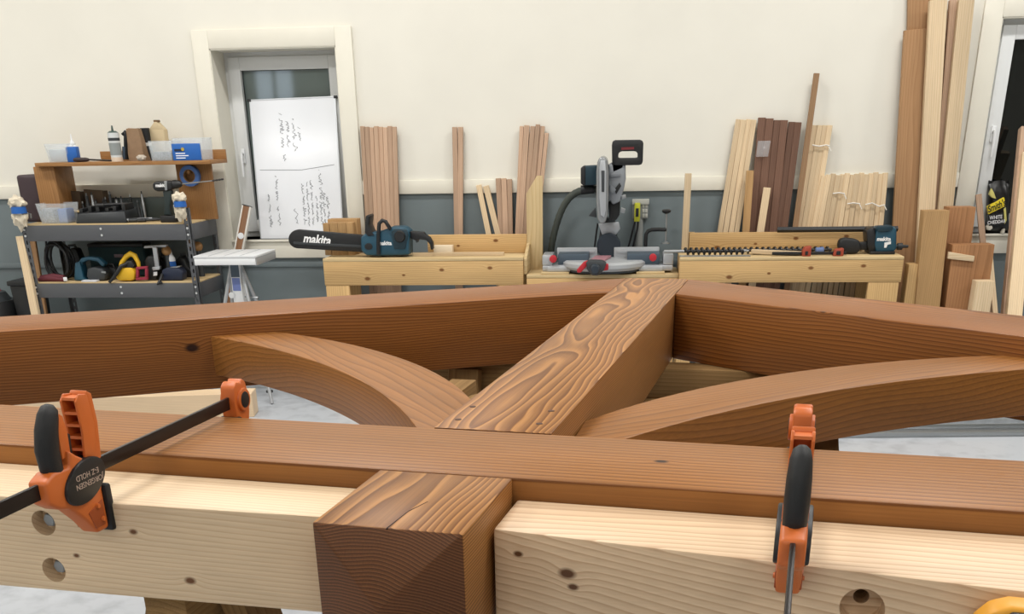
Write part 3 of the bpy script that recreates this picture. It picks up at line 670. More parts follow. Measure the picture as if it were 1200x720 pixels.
block('timber_offcut', 1139, 1160, 330, 365, 6.50, .09, PALE, 'small pale square offcut standing before the reddish one')
a = W(1111, 299, 6.60); b = W(1141, 304, 6.60)
tag(MB().hexa([(a.x, 6.590, a.z - .020), (b.x, 6.590, b.z - .012), (b.x, 6.618, b.z - .012), (a.x, 6.618, a.z - .020)], [(a.x, 6.590, a.z + .018), (b.x, 6.590, b.z + .018), (b.x, 6.618, b.z + .018), (a.x, 6.618, a.z + .018)]).build('pale_offcut', PALE, bev=.001),
    'short pale stick lying across the reddish brown offcut', 'offcut')
stick('pale_sliver', W(1114, 300, 6.80), W(1118, 254, 6.82), .035, .012, mat('white_painted_wood', '#eee8da', .5), 'thin white slat beside the tall tan offcut', 'slat', floor=None)
block('timber_offcut', 1063, 1077, 310, 328, 6.62, .10, PINE, 'short pine offcut between the bench and the tall tan offcut')
stick('wood_lath', W(1156, 330, 6.86), W(1146.5, 228, 7.02), .035, .015, PINK, 'thin pinkish slat leaning on the window casing beside the bag', 'slat', floor=0)
stick('wood_lath', W(1166, 366, 6.72), W(1160, 300, 6.90), .03, .015, PALE, 'thin pale slat leaning behind the wide reddish offcut', 'slat', floor=0)
stick('long_plank', W(1188, 368, 6.55), W(1206, 180, 6.95), .085, .04, PALE, 'long pale plank leaning in front of the second window', 'plank', floor=0)
stick('long_plank', W(1177, 368, 6.62), W(1198, 150, 7.04), .03, .05, PINK, 'narrow pinkish plank behind the plank leaning on the second window', 'plank', floor=0)

# ------------------------------------------------------------------ tools on the benches
def xz(px, Y): return [(p.x, p.z) for p in (W(x, y, Y) for x, y in px)]
def plate(par, name, m, px, Y, y0, y1, **k): return part(par, name, m, MB().prism(xz(px, Y), 'y', y0, y1), **k)
def ell(cx, cy, rx, ry, n=20, a0=0, a1=2 * PI, full=True):
    return [(cx + rx * math.cos(a0 + (a1 - a0) * i / n), cy + ry * math.sin(a0 + (a1 - a0) * i / n)) for i in range(n if full else n + 1)]

# chainsaw
Y = 6.72; p = W(430, 297.5, Y)
cs = thing('chainsaw', 'teal and black electric chainsaw with a black bar cover on bench', 'chainsaw', (p.x, Y, BZ))
cov = ell(350.5, 280, 11.5, 11.0, 14, PI * .5, PI * 1.5, False) + [(427, 275.5), (427, 295.5)]
cv = plate(cs, 'bar_cover', BLACK, cov, Y, Y - .022, Y + .022, bev=.006)
plate(cv, 'cover_rib', DGREY, [(345, 283), (424, 287), (424, 290), (345, 286)], Y, Y - .024, Y + .024, bev=.001)
a = W(371, 281.3, Y - .0225)
text('makita', .078, WHITE, cv, Matrix.Translation(a) @ Matrix.Rotation(.10, 4, 'Y') @ FACE, shear=.25, bold=.0022, squash=.84)
bd = plate(cs, 'motor_body', TEAL, [(425, 277), (431, 272), (446, 271), (460, 265.5), (474, 265.5), (481, 270), (481.5, 298.0), (447, 299), (431, 298.5), (425.5, 293)], Y, Y - .055, Y + .085, bev=.012, seg=3)
plate(bd, 'cover_panel', DTEAL, [(459, 272), (463, 268), (477, 269), (479, 276), (475, 292), (462, 291.5)], Y - .05, Y - .062, Y - .05, bev=.003)
q = W(469, 277, Y - .06); part(bd, 'tension_knob', BLACK, MB().lathe([(.001, -.03), (.030, -.03), (.034, -.022), (.034, 0), (.001, 0)], (q.x, Y - .06, q.z), 20, 'y'), smooth=40)
plate(bd, 'sprocket_cover', BLACK, ell(432, 289, 4.5, 4.0, 14), Y - .055, Y - .060, Y - .05, bev=.001)
a = W(451, 285.3, Y - .056); text('makita', .032, WHITE, bd, Matrix.Translation((a.x, Y - .0565, a.z)) @ FACE, bold=.0012)
hp = [(443.5, 298.5), (443.3, 275), (444.5, 262), (448, 258.5), (452, 260), (456.5, 267)]
part(cs, 'front_handle', BLACK, MB().tube([W(x, y, Y - .068) for x, y in hp] + [W(458, 270, Y - .0)], [.012] * 6 + [.010], 10), smooth=60)
plate(cs, 'hand_guard', BLACK, [(430, 272), (430.5, 262), (431, 253), (433.5, 251), (435.5, 253), (434, 263), (437, 270), (441, 275), (434, 276)], Y, Y - .06, Y + .07, bev=.003)
rh = plate(cs, 'rear_handle', BLACK, [(481, 271), (488, 271.5), (497, 272), (499, 275), (504, 278), (507.5, 284), (508.5, 292), (505.5, 293), (504, 286), (500, 281.5), (493, 280.5), (488, 282), (481, 279)], Y, Y - .02, Y + .03, bev=.006, seg=2)
plate(rh, 'trigger', DGREY, [(487, 281), (491, 280.5), (490, 284), (488, 284.5)], Y, Y - .01, Y + .015, bev=.001)
# blocks of wood behind the bar
for i, (x0_, x1_, y0_, yy, lab) in enumerate(((381, 388.5, 262, 6.82, 'short upright wood block at the outer end of the row behind the chainsaw bar'),
                                            (388.8, 398, 261, 6.82, 'upright wood block second in the row behind the chainsaw bar'), (398.2, 408, 261, 6.82, 'upright wood block in the middle of the row behind the chainsaw bar'),
                                            (408.2, 416, 261, 6.82, 'upright wood block of the row behind the bar, nearest the chainsaw body'))):
    block('wood_block', x0_, x1_, y0_, 297, yy, .06, TAN, lab, 'wood block', z0=BZ)
block('wood_block', 387, 421, 257, 297, 6.885, .10, TAN, 'broad brown wood block behind the row of upright blocks', 'wood block', z0=BZ)
# lath and scrap on the bench
A, B = W(482, 296, 6.70), W(590, 294.6, 6.70)
stick('lath', (A.x, 6.75, BZ + .011), (B.x, 6.73, BZ + .011), .03, .02, PALE, 'pale square lath lying on the bench behind the chainsaw handle', 'lath', wdir=(0, 1, 0))
A, B = W(508, 291, 6.8), W(530, 291, 6.8)
tag(MB().box(A.x, B.x, 6.80, 6.86, BZ, BZ + .055).build('scrap_block', mat('pale_scrap', '#e3d3b8', .6), bev=.002), 'small whitish scrap block beside the bench back rail', 'scrap')

# mitre saw
Y = 6.74; sp = W(706, 318, Y); ms = thing('mitre_saw', 'grey and black sliding mitre saw with red details and black loop handle', 'mitre saw', (sp.x, Y, zs + .012))
zb = zs + .012
def sx(px, Y=6.70): return W(px, 300, Y).x
def sz(py, Y=6.70): return W(706, py, Y).z
for (x0_, x1_, s) in ((636, 690, -1), (735, 789, 1)):
    wg = part(ms, 'base_wing', SILVER, MB().box(sx(x0_), sx(x1_), 6.66, 6.86, zb, sz(310)), bev=.008)
    part(wg, 'wing_recess', mat('blue_grey_metal', '#4a5763', .5, metal=.3), MB().box(sx(x0_ + 18 if s < 0 else x0_), sx(x1_ if s < 0 else x1_ - 16), 6.69, 6.84, sz(310), sz(297.5)), bev=.004)
    part(wg, 'wing_end', SILVER, MB().box(sx(x0_) if s < 0 else sx(x1_ - 12), sx(x0_ + 12) if s < 0 else sx(x1_), 6.66, 6.86, sz(310), sz(298)), bev=.006)
    part(wg, 'foot_rim', mat('light_cast_metal', '#b2b5b8', .45, metal=.3), MB().box(sx(x0_ + 6 if s < 0 else x0_ + 14), sx(x0_ + 34 if s < 0 else x1_ - 12), 6.645, 6.66, zb, zb + .03), bev=.006)
    c = (x0_ + 13 if s < 0 else x1_ - 24); pz = (302 if s < 0 else 301)
    part(wg, 'lock_knob', RED, MB().cyl((sx(c), 6.625, sz(pz)), (sx(c), 6.66, sz(pz)), .022, n=14), bev=.004, smooth=40)
c = (sx(708), 6.76, zb)
tt = part(ms, 'turntable', mat('light_cast_metal', '#d2d4d6'), MB().lathe([(.001, .012), (.24, .012), (.26, .03), (.26, .05), (.24, .062), (.001, .062)], c, 40), smooth=30)
part(tt, 'turntable_skirt', DGREY, MB().lathe([(.001, 0), (.235, 0), (.235, .012), (.001, .012)], c, 40), smooth=30)
arm = [(sx(690), 6.49), (sx(716), 6.49), (sx(722), 6.70), (sx(700), 6.70)]
part(ms, 'kerf_plate', mat('pinkish_insert', '#a2747c', .5), MB().hexa([(sx(688), 6.52, zb + .055), (sx(705), 6.52, zb + .055), (sx(716), 6.80, zb + .062), (sx(697), 6.80, zb + .062)],
     [(sx(688), 6.52, zb + .066), (sx(705), 6.52, zb + .066), (sx(716), 6.80, zb + .078), (sx(697), 6.80, zb + .078)]), bev=.003)
lk = plate(ms, 'front_lock', DGREY, [(687, 306), (692, 304.5), (706, 305), (711, 308), (708, 316), (701, 322), (694, 322), (688, 315)], 6.52, 6.47, 6.55, bev=.008)
q = W(697.5, 315.5, 6.47); part(lk, 'lock_knob', mat('blue_grey_knob', '#26303a', .45), MB().lathe([(.001, -.045), (.022, -.045), (.030, -.035), (.030, 0), (.001, 0)], (q.x, 6.475, q.z), 18, 'y'), smooth=40)
plate(lk, 'red_lever', RED, [(676, 316), (684, 307), (689, 305), (689, 310), (681, 319), (677, 319.5)], 6.52, 6.49, 6.53, bev=.004)
plate(lk, 'red_lever', RED, [(706, 309), (713, 309), (713, 316), (707, 317)], 6.52, 6.49, 6.53, bev=.004)
for (x0_, x1_) in ((651, 699), (719, 773)):
    fn = part(ms, 'fence', mat('light_cast_metal', '#d2d4d6'), MB().box(sx(x0_), sx(x1_), 6.84, 6.865, zb + .06, sz(290, 6.85)), bev=.004)
    part(fn, 'fence_scale', SILVER, MB().box(sx(x0_ + 4), sx(x1_ - 3), 6.834, 6.84, sz(297, 6.84), sz(293.5, 6.84)), bev=.001)
# post and head
plate(ms, 'pivot_post', DGREY, [(699, 296), (701, 284), (704, 265), (706, 255), (720, 255), (723, 270), (724, 286), (726, 296)], 6.92, 6.90, 7.0, bev=.01)
plate(ms, 'pivot_bracket', SILVER, [(701, 262), (725, 260), (727, 268), (722, 275), (706, 276)], 6.9, 6.885, 6.90, bev=.004)
part(ms, 'bevel_dial', mat('blue_grey_knob', '#26303a'), MB().lathe([(.001, -.02), (.07, -.02), (.075, -.01), (.075, .01), (.001, .01)], (sx(713, 6.88), 6.875, sz(288, 6.88)), 24, 'y'), smooth=40)
gd = plate(ms, 'blade_guard', mat('smoky_guard', '#8f9294', .25, metal=.3), [(699.5, 200), (700.5, 190), (703, 184), (708, 183), (712, 187), (713.5, 200), (713.5, 230), (712.5, 250), (710, 259), (705, 261), (701, 256), (699.5, 236)], 6.74, 6.62, 6.90, bev=.012, seg=3)
plate(gd, 'guard_rim', SILVER, [(702.5, 196), (704, 188), (709, 188), (710.5, 200), (710, 246), (708, 255), (704, 252), (702.5, 230)], 6.62, 6.612, 6.622, bev=.002)
plate(gd, 'guard_slot', DGREY, [(704.6, 200), (708.6, 200), (708.2, 225), (705, 225)], 6.612, 6.6085, 6.613, bev=.001)
hs = plate(ms, 'gear_housing', mat('housing_grey', '#8b8f94', .45, metal=.4), [(713, 192), (722, 190), (733, 191), (733.5, 210), (731, 222), (727, 236), (718, 240), (713, 232)], 6.74, 6.70, 6.84, bev=.012, seg=2)
plate(hs, 'housing_rib', mat('mid_grey_metal', '#7d8186', .45, metal=.4), [(715, 204), (727, 203), (727, 207), (715, 208)], 6.70, 6.688, 6.702, bev=.003)
plate(hs, 'housing_rib', mat('mid_grey_metal', '#7d8186'), [(715, 216), (722, 222), (719, 228), (714, 224)], 6.70, 6.688, 6.702, bev=.003)
plate(hs, 'housing_vent', BLACK, [(720, 222), (726, 214), (728, 218), (722, 228)], 6.70, 6.692, 6.702, bev=.001)
plate(hs, 'lock_pin', ZINC, [(728, 229), (733, 228), (734, 232), (729, 234)], 6.72, 6.70, 6.74, bev=.003)
plate(hs, 'lock_pin', ZINC, [(728, 243), (733, 245), (732, 250), (727, 249)], 6.72, 6.70, 6.74, bev=.003)
plate(ms, 'lower_link', BLACK, [(713, 236), (727, 236), (726, 252), (722, 258), (714, 258)], 6.78, 6.76, 6.86, bev=.006)
plate(ms, 'wing_bolt', DGREY, [(690, 253), (698, 243), (699, 255)], 6.74, 6.72, 6.76, bev=.003)
mt = plate(ms, 'motor', DTEAL, [(681.5, 197), (683, 194.5), (700, 193.5), (701, 216.5), (684, 217), (681.5, 214)], 6.78, 6.72, 6.86, bev=.012, seg=3)
plate(mt, 'motor_band', BLACK, [(681, 196.5), (684.5, 194), (686.5, 194), (686.5, 217), (684.5, 217.3), (681, 214.5)], 6.78, 6.715, 6.865, bev=.008, seg=2)
# loop handle with a window in it
def loop_handle():
    out = xz([(717, 170), (718, 165.5), (721, 164.2), (750, 163.8), (753, 165), (754, 168), (753.3, 189), (752, 192.5), (749, 193.5), (722, 193.8), (718.5, 192.5), (717.3, 189)], 6.72)
    inn = xz([(724.6, 182), (725.2, 179.5), (727, 178), (729, 177.4), (743, 177.2), (746, 178), (747, 180), (747.2, 184.6), (744, 185), (728, 185.2), (725, 185), (724.6, 184)], 6.72)
    mb = MB(); bm = mb.bm; n_ = 12
    r = []
    for (pts, y) in ((out, 6.69), (inn, 6.69), (inn, 6.75), (out, 6.75)): r.append([bm.verts.new((x, y, z)) for x, z in pts])
    for k_ in range(4):
        A, B = r[k_], r[(k_ + 1) % 4]
        for i in range(n_): bm.faces.new((A[i], A[(i + 1) % n_], B[(i + 1) % n_], B[i]))
    return mb
lh = part(ms, 'loop_handle', BLACK, loop_handle(), bev=.006, seg=2)
plate(lh, 'handle_neck', BLACK, [(716.5, 190), (731, 190), (731, 197), (718, 203)], 6.74, 6.70, 6.78, bev=.006)
plate(lh, 'red_label', mat('dark_red_label', '#6e1f25', .5), [(728, 172.8), (743, 172.3), (743, 175.2), (728, 175.8)], 6.69, 6.6885, 6.69)
# dust hose
hose = [(703, 221.5), (695, 221.5), (686, 222.5), (676, 225), (667, 231.5), (659.5, 243), (654, 257), (650, 271), (647, 284), (645.5, 296)]
HOSE = mat('grey_green_hose', '#3f453f', .6)
hp = [W(x, y, 6.86 + .012 * i) for i, (x, y) in enumerate(hose)]
sm = []
for i in range(len(hp) - 1):
    for k_ in range(4): sm.append(hp[i].lerp(hp[i + 1], k_ / 4))
sm.append(hp[-1]); sm[0:0] = []
for _ in range(3): sm = [sm[0]] + [(sm[i - 1] + sm[i] * 2 + sm[i + 1]) / 4 for i in range(1, len(sm) - 1)] + [sm[-1]]
ho = part(ms, 'dust_hose', HOSE, MB().tube(sm, [.021 * (1.05 if i % 2 else .97) for i in range(len(sm))], 12), smooth=60)
part(ho, 'hose_cuff', BLACK, MB().cyl(W(696, 221.3, 6.862), W(681, 222.9, 6.865), .027, n=14), smooth=40)
# hold-down clamp of the saw
hd = thing('hold_down_clamp', 'black hold-down clamp with a screw rod standing behind the saw fence', 'clamp', W(757, 292, 6.88))
hp = [W(x, y, 6.89) for x, y in ((756.5, 300), (756.5, 284), (757, 275), (759.5, 271), (764, 269.3), (772, 269), (781, 269.3))]
part(hd, 'arm', BLACK, MB().tube(hp, .0115, 10), smooth=60)
part(hd, 'screw', STEEL, MB().cyl(W(780, 283, 6.89), W(781, 249, 6.89), .006, n=10), smooth=40)
kz = W(781, 248, 6.89); part(hd, 'knob', BLACK, MB().lathe([(.001, -.010), (.012, -.012), (.026, -.004), (.028, .006), (.020, .012), (.001, .012)], kz, 16), smooth=40)
kz = W(780, 284.3, 6.89); part(hd, 'foot', STEEL, MB().lathe([(.001, -.007), (.027, -.007), (.027, -.001), (.010, .006), (.001, .006)], kz, 16), smooth=40)
a = W(776, 288.5, 6.75); b = W(802, 289.6, 6.75)
# socket, plug and cable on the wall
so = W(751, 246, YW - .03); ot = thing('wall_socket', 'grey surface mounted wall socket behind the mitre saw', 'socket', (so.x, YW, so.z - .06))
a, b = W(741, 256.5, YW - .05), W(760, 234, YW - .05)
bx_ = part(ot, 'box', mat('socket_grey', '#8e918f', .5), MB().box(a.x, b.x, YW - .05, YW, a.z, b.z), bev=.004)
part(bx_, 'cover_lip', mat('socket_pale', '#b5b5ae', .5), MB().box(a.x - .004, b.x + .004, YW - .062, YW - .05, b.z - .028, b.z + .004), bev=.003)
for px_ in (754, 757.5):
    for py_ in (241, 247, 252.5): q = W(px_, py_, YW - .052); part(bx_, 'outlet_slot', mat('socket_pale', '#b5b5ae'), MB().box(q.x - .007, q.x + .007, YW - .054, YW - .05, q.z - .012, q.z + .010), bev=.002)
q = W(748.5, 290, YW - .03); part(ot, 'conduit', mat('socket_grey', '#8e918f'), MB().cyl((q.x, YW - .026, 0), (q.x, YW - .026, a.z), .024, n=14), smooth=40)
a, b = W(743, 260, YW - .09), W(750.5, 238, YW - .09); pg = thing('plug_adapter', 'yellow and black plug adapter in the wall socket', 'plug', ((a.x + b.x) / 2, YW - .08, a.z))
part(pg, 'shell', mat('lime_plug', '#b8b82a', .5), MB().box(a.x, b.x, YW - .10, YW - .063, a.z, b.z), bev=.005)
part(pg, 'face', BLACK, MB().box(a.x + .009, b.x - .009, YW - .104, YW - .10, a.z + .03, b.z - .03), bev=.001)
for (lab, pts) in (('black cable hanging from the wall socket, nearer the saw', [(744.5, 258), (742, 268), (739, 280), (735.5, 292), (733, 302)]), ('black cable hanging from the wall socket over the conduit', [(748, 259), (747, 268), (744, 281), (741, 292), (739, 302)]),
                   ('thin black cable hanging behind the mitre saw post', [(700.5, 262), (699, 272), (697.5, 284), (696, 296)])):
    tag(MB().tube([W(x, y, YW - .09 if x > 720 else 6.95) for x, y in pts], .006, 8).build('power_cable', BLACK), lab, 'cable')

# ------------------------------------------------------------------ tools on the second bench
def auger(label, A, B, r, turns, tip, m, shaft):
    A, B = Vector(A), Vector(B); x = (B - A).normalized(); L_ = (B - A).length
    t = thing('auger_bit', label, 'drill bit', (A + B) / 2 - Vector((0, 0, r)))
    part(t, 'core', m, MB().cyl(A, B, r * .42, n=10), smooth=40)
    mb = MB(); y = Vector((0, 1, 0)); z = x.cross(y).normalized(); N_ = int(turns * 14); v = []
    for i in range(N_ + 1):
        a_ = 2 * PI * turns * i / N_; c = A + x * (L_ * i / N_); d_ = y * math.cos(a_) + z * math.sin(a_)
        v.append([mb.bm.verts.new(c + d_ * r * .3 - x * r * .28), mb.bm.verts.new(c + d_ * r - x * r * .22), mb.bm.verts.new(c + d_ * r + x * r * .22), mb.bm.verts.new(c + d_ * r * .3 + x * r * .28)])
    for p_, q_ in zip(v[:-1], v[1:]):
        for k_ in range(4): mb.bm.faces.new((p_[k_], p_[(k_ + 1) % 4], q_[(k_ + 1) % 4], q_[k_]))
    part(t, 'flute', m, mb, smooth=40)
    part(t, 'shank', STEEL, MB().cyl(A, A - x * shaft, r * .45, n=10), smooth=40)
    if tip: part(t, 'tip', STEEL, MB().cyl(B, B + x * tip, r * .6, r * .15, n=10), smooth=40)
    return t
DBIT = mat('dark_bit_steel', '#3b3a3a', .4, metal=.7)
ya = 6.64
A, B = W(802, 290, ya), W(872, 291, ya); zz = BZ + .028
auger('long auger drill bit with a bright shank overhanging the bench end', (A.x, ya, zz), (B.x, ya, zz), .022, 11, .03, DBIT, .12)
A, B = W(872, 290, 6.73), W(975, 287, 6.73)
auger('second auger drill bit lying behind, near the red bar clamp', (A.x, 6.73, BZ + .022), (B.x, 6.73, BZ + .022), .02, 15, 0, DBIT, .05)
A, B = W(797, 297, 6.58), W(880, 297, 6.58)
tag(MB().box(A.x, B.x, 6.585, 6.615, BZ, BZ + .008).build('steel_straightedge', STEEL, bev=.001), 'flat steel straightedge lying along the bench front under the auger bit', 'straightedge')
A, B = W(881, 293, 6.67), W(946, 297, 6.60)
stick('wood_wedge', (A.x, 6.69, BZ + .02), (B.x, 6.62, BZ + .012), .035, .022, PALE, 'pale pointed stick lying between the auger bits and red clamp', 'stick', wdir=(0, 1, 0))
t = thing('bar_clamp', 'small dark bar clamp with two red jaws lying on the bench', 'clamp', (W(965, 297, 6.6).x, 6.6, BZ))
A, B = W(905, 296, 6.6), W(992, 296, 6.6); part(t, 'bar', BLACK, MB().box(A.x, B.x, 6.60, 6.612, BZ + .006, BZ + .024), bev=.002)
for (x0_, x1_, y0_) in ((940, 951, 288.5), (976.5, 989, 291)):
    a, b = W(x0_, 299, 6.585), W(x1_, y0_, 6.585); j = part(t, 'jaw', mat('brick_red_plastic', '#9c3f28', .5), MB().prism([(a.x, BZ), (b.x, BZ), (b.x, b.z), (a.x + .01, b.z - .006), (a.x, b.z - .03)], 'y', 6.575, 6.628), bev=.005)
    part(j, 'jaw_slot', BLACK, MB().box(a.x + .015, b.x - .018, 6.572, 6.576, BZ + .008, BZ + .03), bev=.001)
a, b = W(956, 292, 6.68), W(964, 286, 6.68)
tag(MB().cyl((a.x, 6.68, BZ + .02), (b.x + .01, 6.68, BZ + .024), .02, n=16).build('blue_tape_wrap', mat('dull_blue', '#5a6f9a', .6), bev=.003), 'small dull blue roll lying between the two red jaws', 'roll')
# black grip and teal tool with a long bar
Y = 6.74; p = W(1030, 296, Y); t = thing('beam_drill', 'teal and black power tool with a long black bar and black grip', 'power tool', (p.x, Y, BZ))
b_ = plate(t, 'motor_body', TEAL, [(1024, 270), (1027, 265.5), (1045, 264.5), (1048, 268), (1047.5, 291), (1044, 294), (1024, 295), (1022, 285)], Y, Y - .07, Y + .07, bev=.012, seg=3)
plate(b_, 'top_handle', DTEAL, [(1025, 268), (1028, 264.3), (1044, 264), (1047, 267), (1042, 271), (1030, 272)], Y - .07, Y - .082, Y - .06, bev=.005)
a = W(1036, 280.5, Y - .075); text('makita', .03, WHITE, b_, Matrix.Translation((a.x, Y - .0712, a.z)) @ FACE, bold=.001)
plate(b_, 'white_tag', WHITEP, [(1036.5, 284.5), (1044, 283), (1044, 286), (1040, 287), (1038.5, 290.5), (1036, 290.5)], Y - .07, Y - .0722, Y - .069)
part(b_, 'base_plate', BLACK, MB().box(W(1016, 296, Y).x, W(1045, 296, Y).x, Y - .085, Y + .08, BZ, BZ + .018), bev=.004)
plate(t, 'gear_case', BLACK, [(1013, 270), (1018, 266), (1023, 266), (1025, 280), (1023, 294), (1017, 296), (1014, 288)], Y, Y - .065, Y + .06, bev=.008)
A, B = W(911, 269.5, 6.80), W(1052, 269, 6.80); part(t, 'guide_bar', BLACK, MB().tube([(A.x, 6.80, A.z), (B.x, 6.80, A.z)], .016, 4), smooth=0)
gp = plate(t, 'grip', RUBBER, [(981, 289), (983, 281), (989, 278.5), (1003, 280), (1007, 283), (1008, 291), (1004, 296.5), (992, 297), (984, 294)], 6.70, 6.665, 6.735, bev=.012, seg=3)
plate(t, 'grip_neck', BLACK, [(1005, 284), (1016, 283), (1016, 293), (1005, 293)], 6.71, 6.69, 6.73, bev=.006)
A = W(1047, 289, Y); part(t, 'chuck', DGREY, MB().tube([(A.x, Y, A.z), (A.x + .02, Y, A.z), (A.x + .022, Y, A.z), (A.x + .05, Y, A.z), (A.x + .052, Y, A.z), (A.x + .085, Y, A.z)], [.012, .012, .020, .020, .010, .008], 12), smooth=40)

# ------------------------------------------------------------------ whiteboard in the first window
b0, b1, t0, t1 = W(303, 279, 7.13), W(404, 276, 7.13), W(294, 117, 7.27), W(391.5, 112.5, 7.27)
wz = WL[2]; A = Vector(((b0.x + b1.x) / 2, 7.14, wz + .001)); B = Vector(((t0.x + t1.x) / 2, 7.265, (t0.z + t1.z) / 2))
bw = ((b1.x - b0.x) + (t1.x - t0.x)) / 2; bh = (B - A).length
zax = (B - A).normalized(); xax = Vector((1, 0, 0)); xax = (xax - zax * xax.dot(zax)).normalized(); yax = zax.cross(xax)
BM = Matrix.Translation(A) @ Matrix((xax, yax, zax)).transposed().to_4x4()
wb = thing('whiteboard', 'white dry erase board with handwriting leaning in the window recess', 'whiteboard'); wb.matrix_basis = BM
def bpart(name, m, mb, **k): mb.bm.transform(BM); return mb.build(name, m, wb, frame=BM.to_3x3(), **k)
bpart('panel', BOARDW, MB().box(-bw / 2 + .006, bw / 2 - .006, 0, .010, .006, bh - .006))
fr_ = mat('board_edge', '#cfd3d8', .4, metal=.3)
for (x0_, x1_, z0_, z1_) in ((-bw / 2, -bw / 2 + .008, 0, bh), (bw / 2 - .008, bw / 2, 0, bh), (-bw / 2, bw / 2, 0, .008), (-bw / 2, bw / 2, bh - .008, bh)):
    bpart('edge_trim', fr_, MB().box(x0_, x1_, -.002, .012, z0_, z1_), bev=.001)
for sx_ in (-1, 1): bpart('corner_cap', BLACK, MB().box(sx_ * bw / 2 - .012, sx_ * bw / 2 + .012, -.004, .013, bh - .014, bh + .004), bev=.003)
rs = random.Random(3)
def scribble(mb, x, z0_, z1_, h, w=.0022):                # handwriting that runs up the board, letters lying on their side
    z = z0_; pts = []
    while z < z1_:
        L_ = rs.randint(3, 8); q = []
        for i in range(L_ * 3):
            q.append((x + rs.uniform(-.5, .5) * h + (h * .5 if rs.random() < .12 else 0), z)); z += h * rs.uniform(.14, .30)
            if z > z1_: break
        pts.append(q); z += h * .7
    for q in pts:
        for (a, b) in zip(q[:-1], q[1:]):
            d_ = Vector((b[0] - a[0], b[1] - a[1])); n_ = Vector((-d_.y, d_.x)).normalized() * w / 2
            mb.hexa([(a[0] - n_.x, -.0012, a[1] - n_.y), (a[0] + n_.x, -.0012, a[1] + n_.y), (b[0] + n_.x, -.0012, b[1] + n_.y), (b[0] - n_.x, -.0012, b[1] - n_.y)],
                    [(a[0] - n_.x, .0, a[1] - n_.y), (a[0] + n_.x, .0, a[1] + n_.y), (b[0] + n_.x, .0, b[1] + n_.y), (b[0] - n_.x, .0, b[1] - n_.y)])
    return mb
def bxz(fx, fz): return (-bw / 2 + fx * bw, fz * bh)
def wr(fx, f0, f1, h): scribble(SC, bxz(fx, 0)[0], f0 * bh, f1 * bh, h)
SC = MB()
for (fx, f0, f1, h) in ((.36, .56, .61, .026), (.35, .66, .90, .022), (.42, .66, .84, .022), (.49, .63, .86, .022), (.55, .70, .80, .022),
                        (.14, .09, .33, .018), (.24, .10, .24, .018), (.24, .28, .46, .016), (.45, .11, .22, .028),
                        (.55, .10, .40, .016), (.60, .09, .41, .016), (.65, .10, .42, .016), (.70, .12, .31, .014), (.75, .10, .28, .016), (.79, .09, .33, .016), (.83, .10, .30, .016), (.76, .28, .50, .020)):
    wr(fx, f0, f1, h)
o = bpart('handwriting', INK, SC, smooth=0); o['kind'] = 'stuff'
ul = MB()
for (x0_, z0_, x1_, z1_) in ((.06, .505, .55, .495), (.55, .495, .94, .525)):
    a, b = bxz(x0_, z0_), bxz(x1_, z1_); ul.hexa([(a[0], -.0011, a[1] - .0012), (b[0], -.0011, b[1] - .0012), (b[0], 0, b[1] - .0012), (a[0], 0, a[1] - .0012)], [(a[0], -.0011, a[1] + .0012), (b[0], -.0011, b[1] + .0012), (b[0], 0, b[1] + .0012), (a[0], 0, a[1] + .0012)])
bpart('drawn_line', INK, ul, smooth=0)

# ------------------------------------------------------------------ black snack bag on the second sill
BAGM = mat('glossy_black_bag', '#0e0e0f', .3, bump=.25, nscale=35)
Yb = 7.12; zsill = WR[2]; q0, q1 = W(1153.5, 277, Yb), W(1180, 277, Yb); ztop = W(1163, 214, Yb).z; cx = (q0.x + q1.x) / 2; hw = (q1.x - q0.x) / 2; hb = ztop - zsill
bg = thing('snack_bag', 'black crumpled bag with a yellow label standing on the window sill', 'bag', (cx, Yb, zsill))
mb = MB(); N_, M_ = 14, 24; ring = []
for j in range(N_ + 1):
    f_ = j / N_; z = zsill + hb * f_ + .001; w_ = hw * (1 - .10 * f_ + .04 * math.sin(f_ * 9)); d_ = .055 * (math.sin(min(1, f_ * 1.05) * PI) ** .5 if 0 < f_ < 1 else .0) * (1 - .45 * f_) + .012
    off = -.035 * f_
    ring.append([mb.bm.verts.new((cx + off + w_ * math.copysign(abs(math.cos(a_)) ** .6, math.cos(a_)) * (1 + .02 * math.sin(9 * f_ + 3 * a_)), Yb + d_ * math.copysign(abs(math.sin(a_)) ** .7, math.sin(a_)) + .004 * math.sin(13 * f_ + 5 * a_), z + (.012 * math.sin(3 * a_) if j == N_ else 0))) for a_ in [2 * PI * i / M_ for i in range(M_)]])
for a, b in zip(ring[:-1], ring[1:]):
    for i in range(M_): mb.bm.faces.new((a[i], a[(i + 1) % M_], b[(i + 1) % M_], b[i]))
mb.bm.faces.new(ring[0][::-1]); mb.bm.faces.new(ring[-1])
part(bg, 'pouch', BAGM, mb, smooth=60)
yf = Yb - .066
lb = plate(bg, 'label_band', mat('label_yellow', '#e8d12e', .4), [(1157, 242.5), (1177, 231.5), (1178.5, 241.5), (1158.5, 251.5)], yf, yf, yf + .03, bev=.002)
a = W(1167.8, 241.8, yf); text("Smith's", .056, BLACK, lb, Matrix.Translation((a.x, yf - .0006, a.z)) @ Matrix.Rotation(-.42, 4, 'Y') @ FACE, shear=.2, bold=.0012, squash=.66)
pp = plate(bg, 'print_panel', BAGM, [(1158, 252.5), (1176, 250), (1177.5, 263), (1159, 265)], yf, yf + .001, yf + .03, bev=.003)
